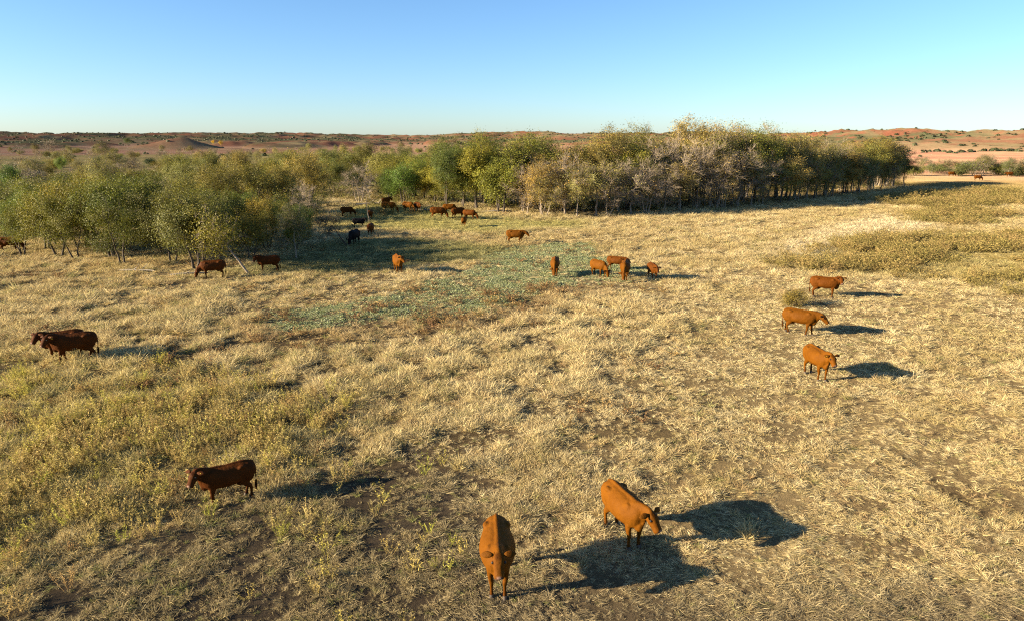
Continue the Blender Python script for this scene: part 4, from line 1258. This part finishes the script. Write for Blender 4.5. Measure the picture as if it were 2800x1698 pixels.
# far herd by the wood
FARC = [
    (836, 522, 30, 'graze', STAND, DEEP, "red cow grazing, far left of the herd near the clearing", .95),
    (892, 529, 95, 'low', STAND, DEEP, "red cow half hidden by the sapling trunk", .9),
    (936, 513, -6, 'graze', WALK, ORANGE, "orange-red cow grazing right on the grassy rise, left end of the herd", 1.1),
    (983, 511, -35, 'graze', STAND, ORANGE, "orange-red cow grazing under the green tree, left of a pair", 1.05),
    (1005, 511, -62, 'low', STAND, DEEP, "red cow under the green tree, right of a pair", 1.0),
    (1054, 527, -3, 'graze', WALK, DEEP, "deep red cow grazing right in front of the herd at the wood edge", 1.1),
    (1082, 516, 4, 'graze', STAND, ORANGE, "orange-red cow grazing at the back of the herd by the wood", 1.0),
    (1103, 528, 38, 'graze', WALK, DEEP, "deep red cow turned away, in the middle of the herd by the wood", 1.1),
    (1130, 530, -14, 'graze', STAND, DEEP, "deep red cow grazing at the right end of the herd", .95),
    (1117, 547, 84, 'low', STAND, ORANGE, "calf seen from behind, lowest of the herd by the wood", .85),
    (930, 497, 60, 'low', STAND, DEEP, "cow with a sunlit rump in the shade under the trees", .95),
    (2352, 436, -4, 'graze', STAND, RED, "tiny red cow grazing far off in the right meadow", 1.0),
    (2289, 426, 0, 'graze', STAND, RED, "tiny red cow by the gap in the far shrub row", 1.0),
    (2428, 427, 180, 'low', STAND, RED, "tiny red cow in front of the far shrub row at right", 1.0)]
for u, v, hd, head, legs, c, lab, s in FARC:
    calf = lab.startswith("calf")
    cow(u, v, hd, head, legs, c, lab, s, 2, name="calf" if calf else "cow", cat="calf" if calf else "cow")

# ---------------------------------------------------------------- single tufts and fallen wood
def tuft(u, v, height, nb, col, label, spread=.12, name="grass_tuft"):
    x, y, z = ground_at(u, v); random.seed(int(u * 7 + v))
    b = Blades()
    for _ in range(nb):
        a = random.uniform(0, 6.28); r = spread * math.sqrt(random.random())
        b.blade((r * math.cos(a), r * math.sin(a), -.02), rdir(.72, .995), height * random.uniform(.5, 1.05), random.uniform(.010, .018), random.uniform(.1, .9), random.random(), 3)
    me = b.mesh(name); me.materials.clear(); me.materials.append(tuft_mat(col))
    o = link(name, me); o.location = (x, y, z)
    return tag(o, label, "grass tuft")
def tuft_mat(col):
    m, nt, out = new_mat("tuft_blade")
    v = N(nt, "ShaderNodeAttribute", attribute_type='GEOMETRY', attribute_name="bv")
    c = mixrgb(nt, tuple(q * .6 for q in col), tuple(min(1, q * 1.3) for q in col), v.outputs["Fac"])
    two_sided(nt, out, c, .3)
    return m
tuft(1104, 1128, .62, 120, (0.45, 0.36, 0.16), "lone tall straw tuft standing above the two nearest cows")
tuft(1195, 972, .22, 160, (0.14, 0.20, 0.03), "small patch of bright green grass in the middle of the field", .45)
tuft(1165, 968, .28, 120, (0.38, 0.36, 0.09), "yellow-green tuft touching the small bright green patch", .35)
tuft(2140, 925, .55, 90, (0.46, 0.37, 0.18), "tall straw tuft in the shadow of the lowest right cow")
tuft(1800, 1290, .60, 110, (0.48, 0.38, 0.18), "straw tuft at the edge of the second cow's shadow", .22)
def log(u, v, length, rad, rz, label, branches=2):
    x, y, z = ground_at(u, v); rnd = random.Random(int(u + v)); t = TreeMesh()
    pts = curve(Vector((-length / 2, 0, rad * .6)), Vector((length / 2, 0, rad * 1.3)), 8, .05, rnd, .02)
    t.tube(pts, [rad * (1 - .55 * k / 8) for k in range(9)], 7)
    for k in range(branches):
        p = pts[3 + 2 * k]; e = p + Vector((rnd.uniform(.3, 1.0), rnd.uniform(-.8, .8), rnd.uniform(.3, .9))) * length * .22
        t.tube(curve(p, e, 4, .12, rnd), [rad * .45 * (1 - .7 * q / 4) for q in range(5)], 5)
    o = link("fallen_log", mesh_from("fallen_log", t.v, t.f, [M_DEAD], True)); o.location = (x, y, z); o.rotation_euler = (0, 0, math.radians(rz))
    return tag(o, label, "log", "fallen wood under the trees")
log(900, 494, 5.0, .16, 12, "fallen log behind the sapling at the edge of the clearing")
log(1015, 507, 3.4, .13, -20, "fallen branch beside the pair of cows under the green tree")
log(1195, 512, 4.2, .12, 8, "fallen log at the wood edge right of the herd")
log(455, 664, 2.6, .12, 15, "pale dead branch on the ground left of the grazing cow")
log(330, 655, 3.0, .10, -8, "dead branch lying in front of the left grove")
log(738, 492, 4.5, .15, 25, "pale fallen trunk below the small yellow-green round tree")
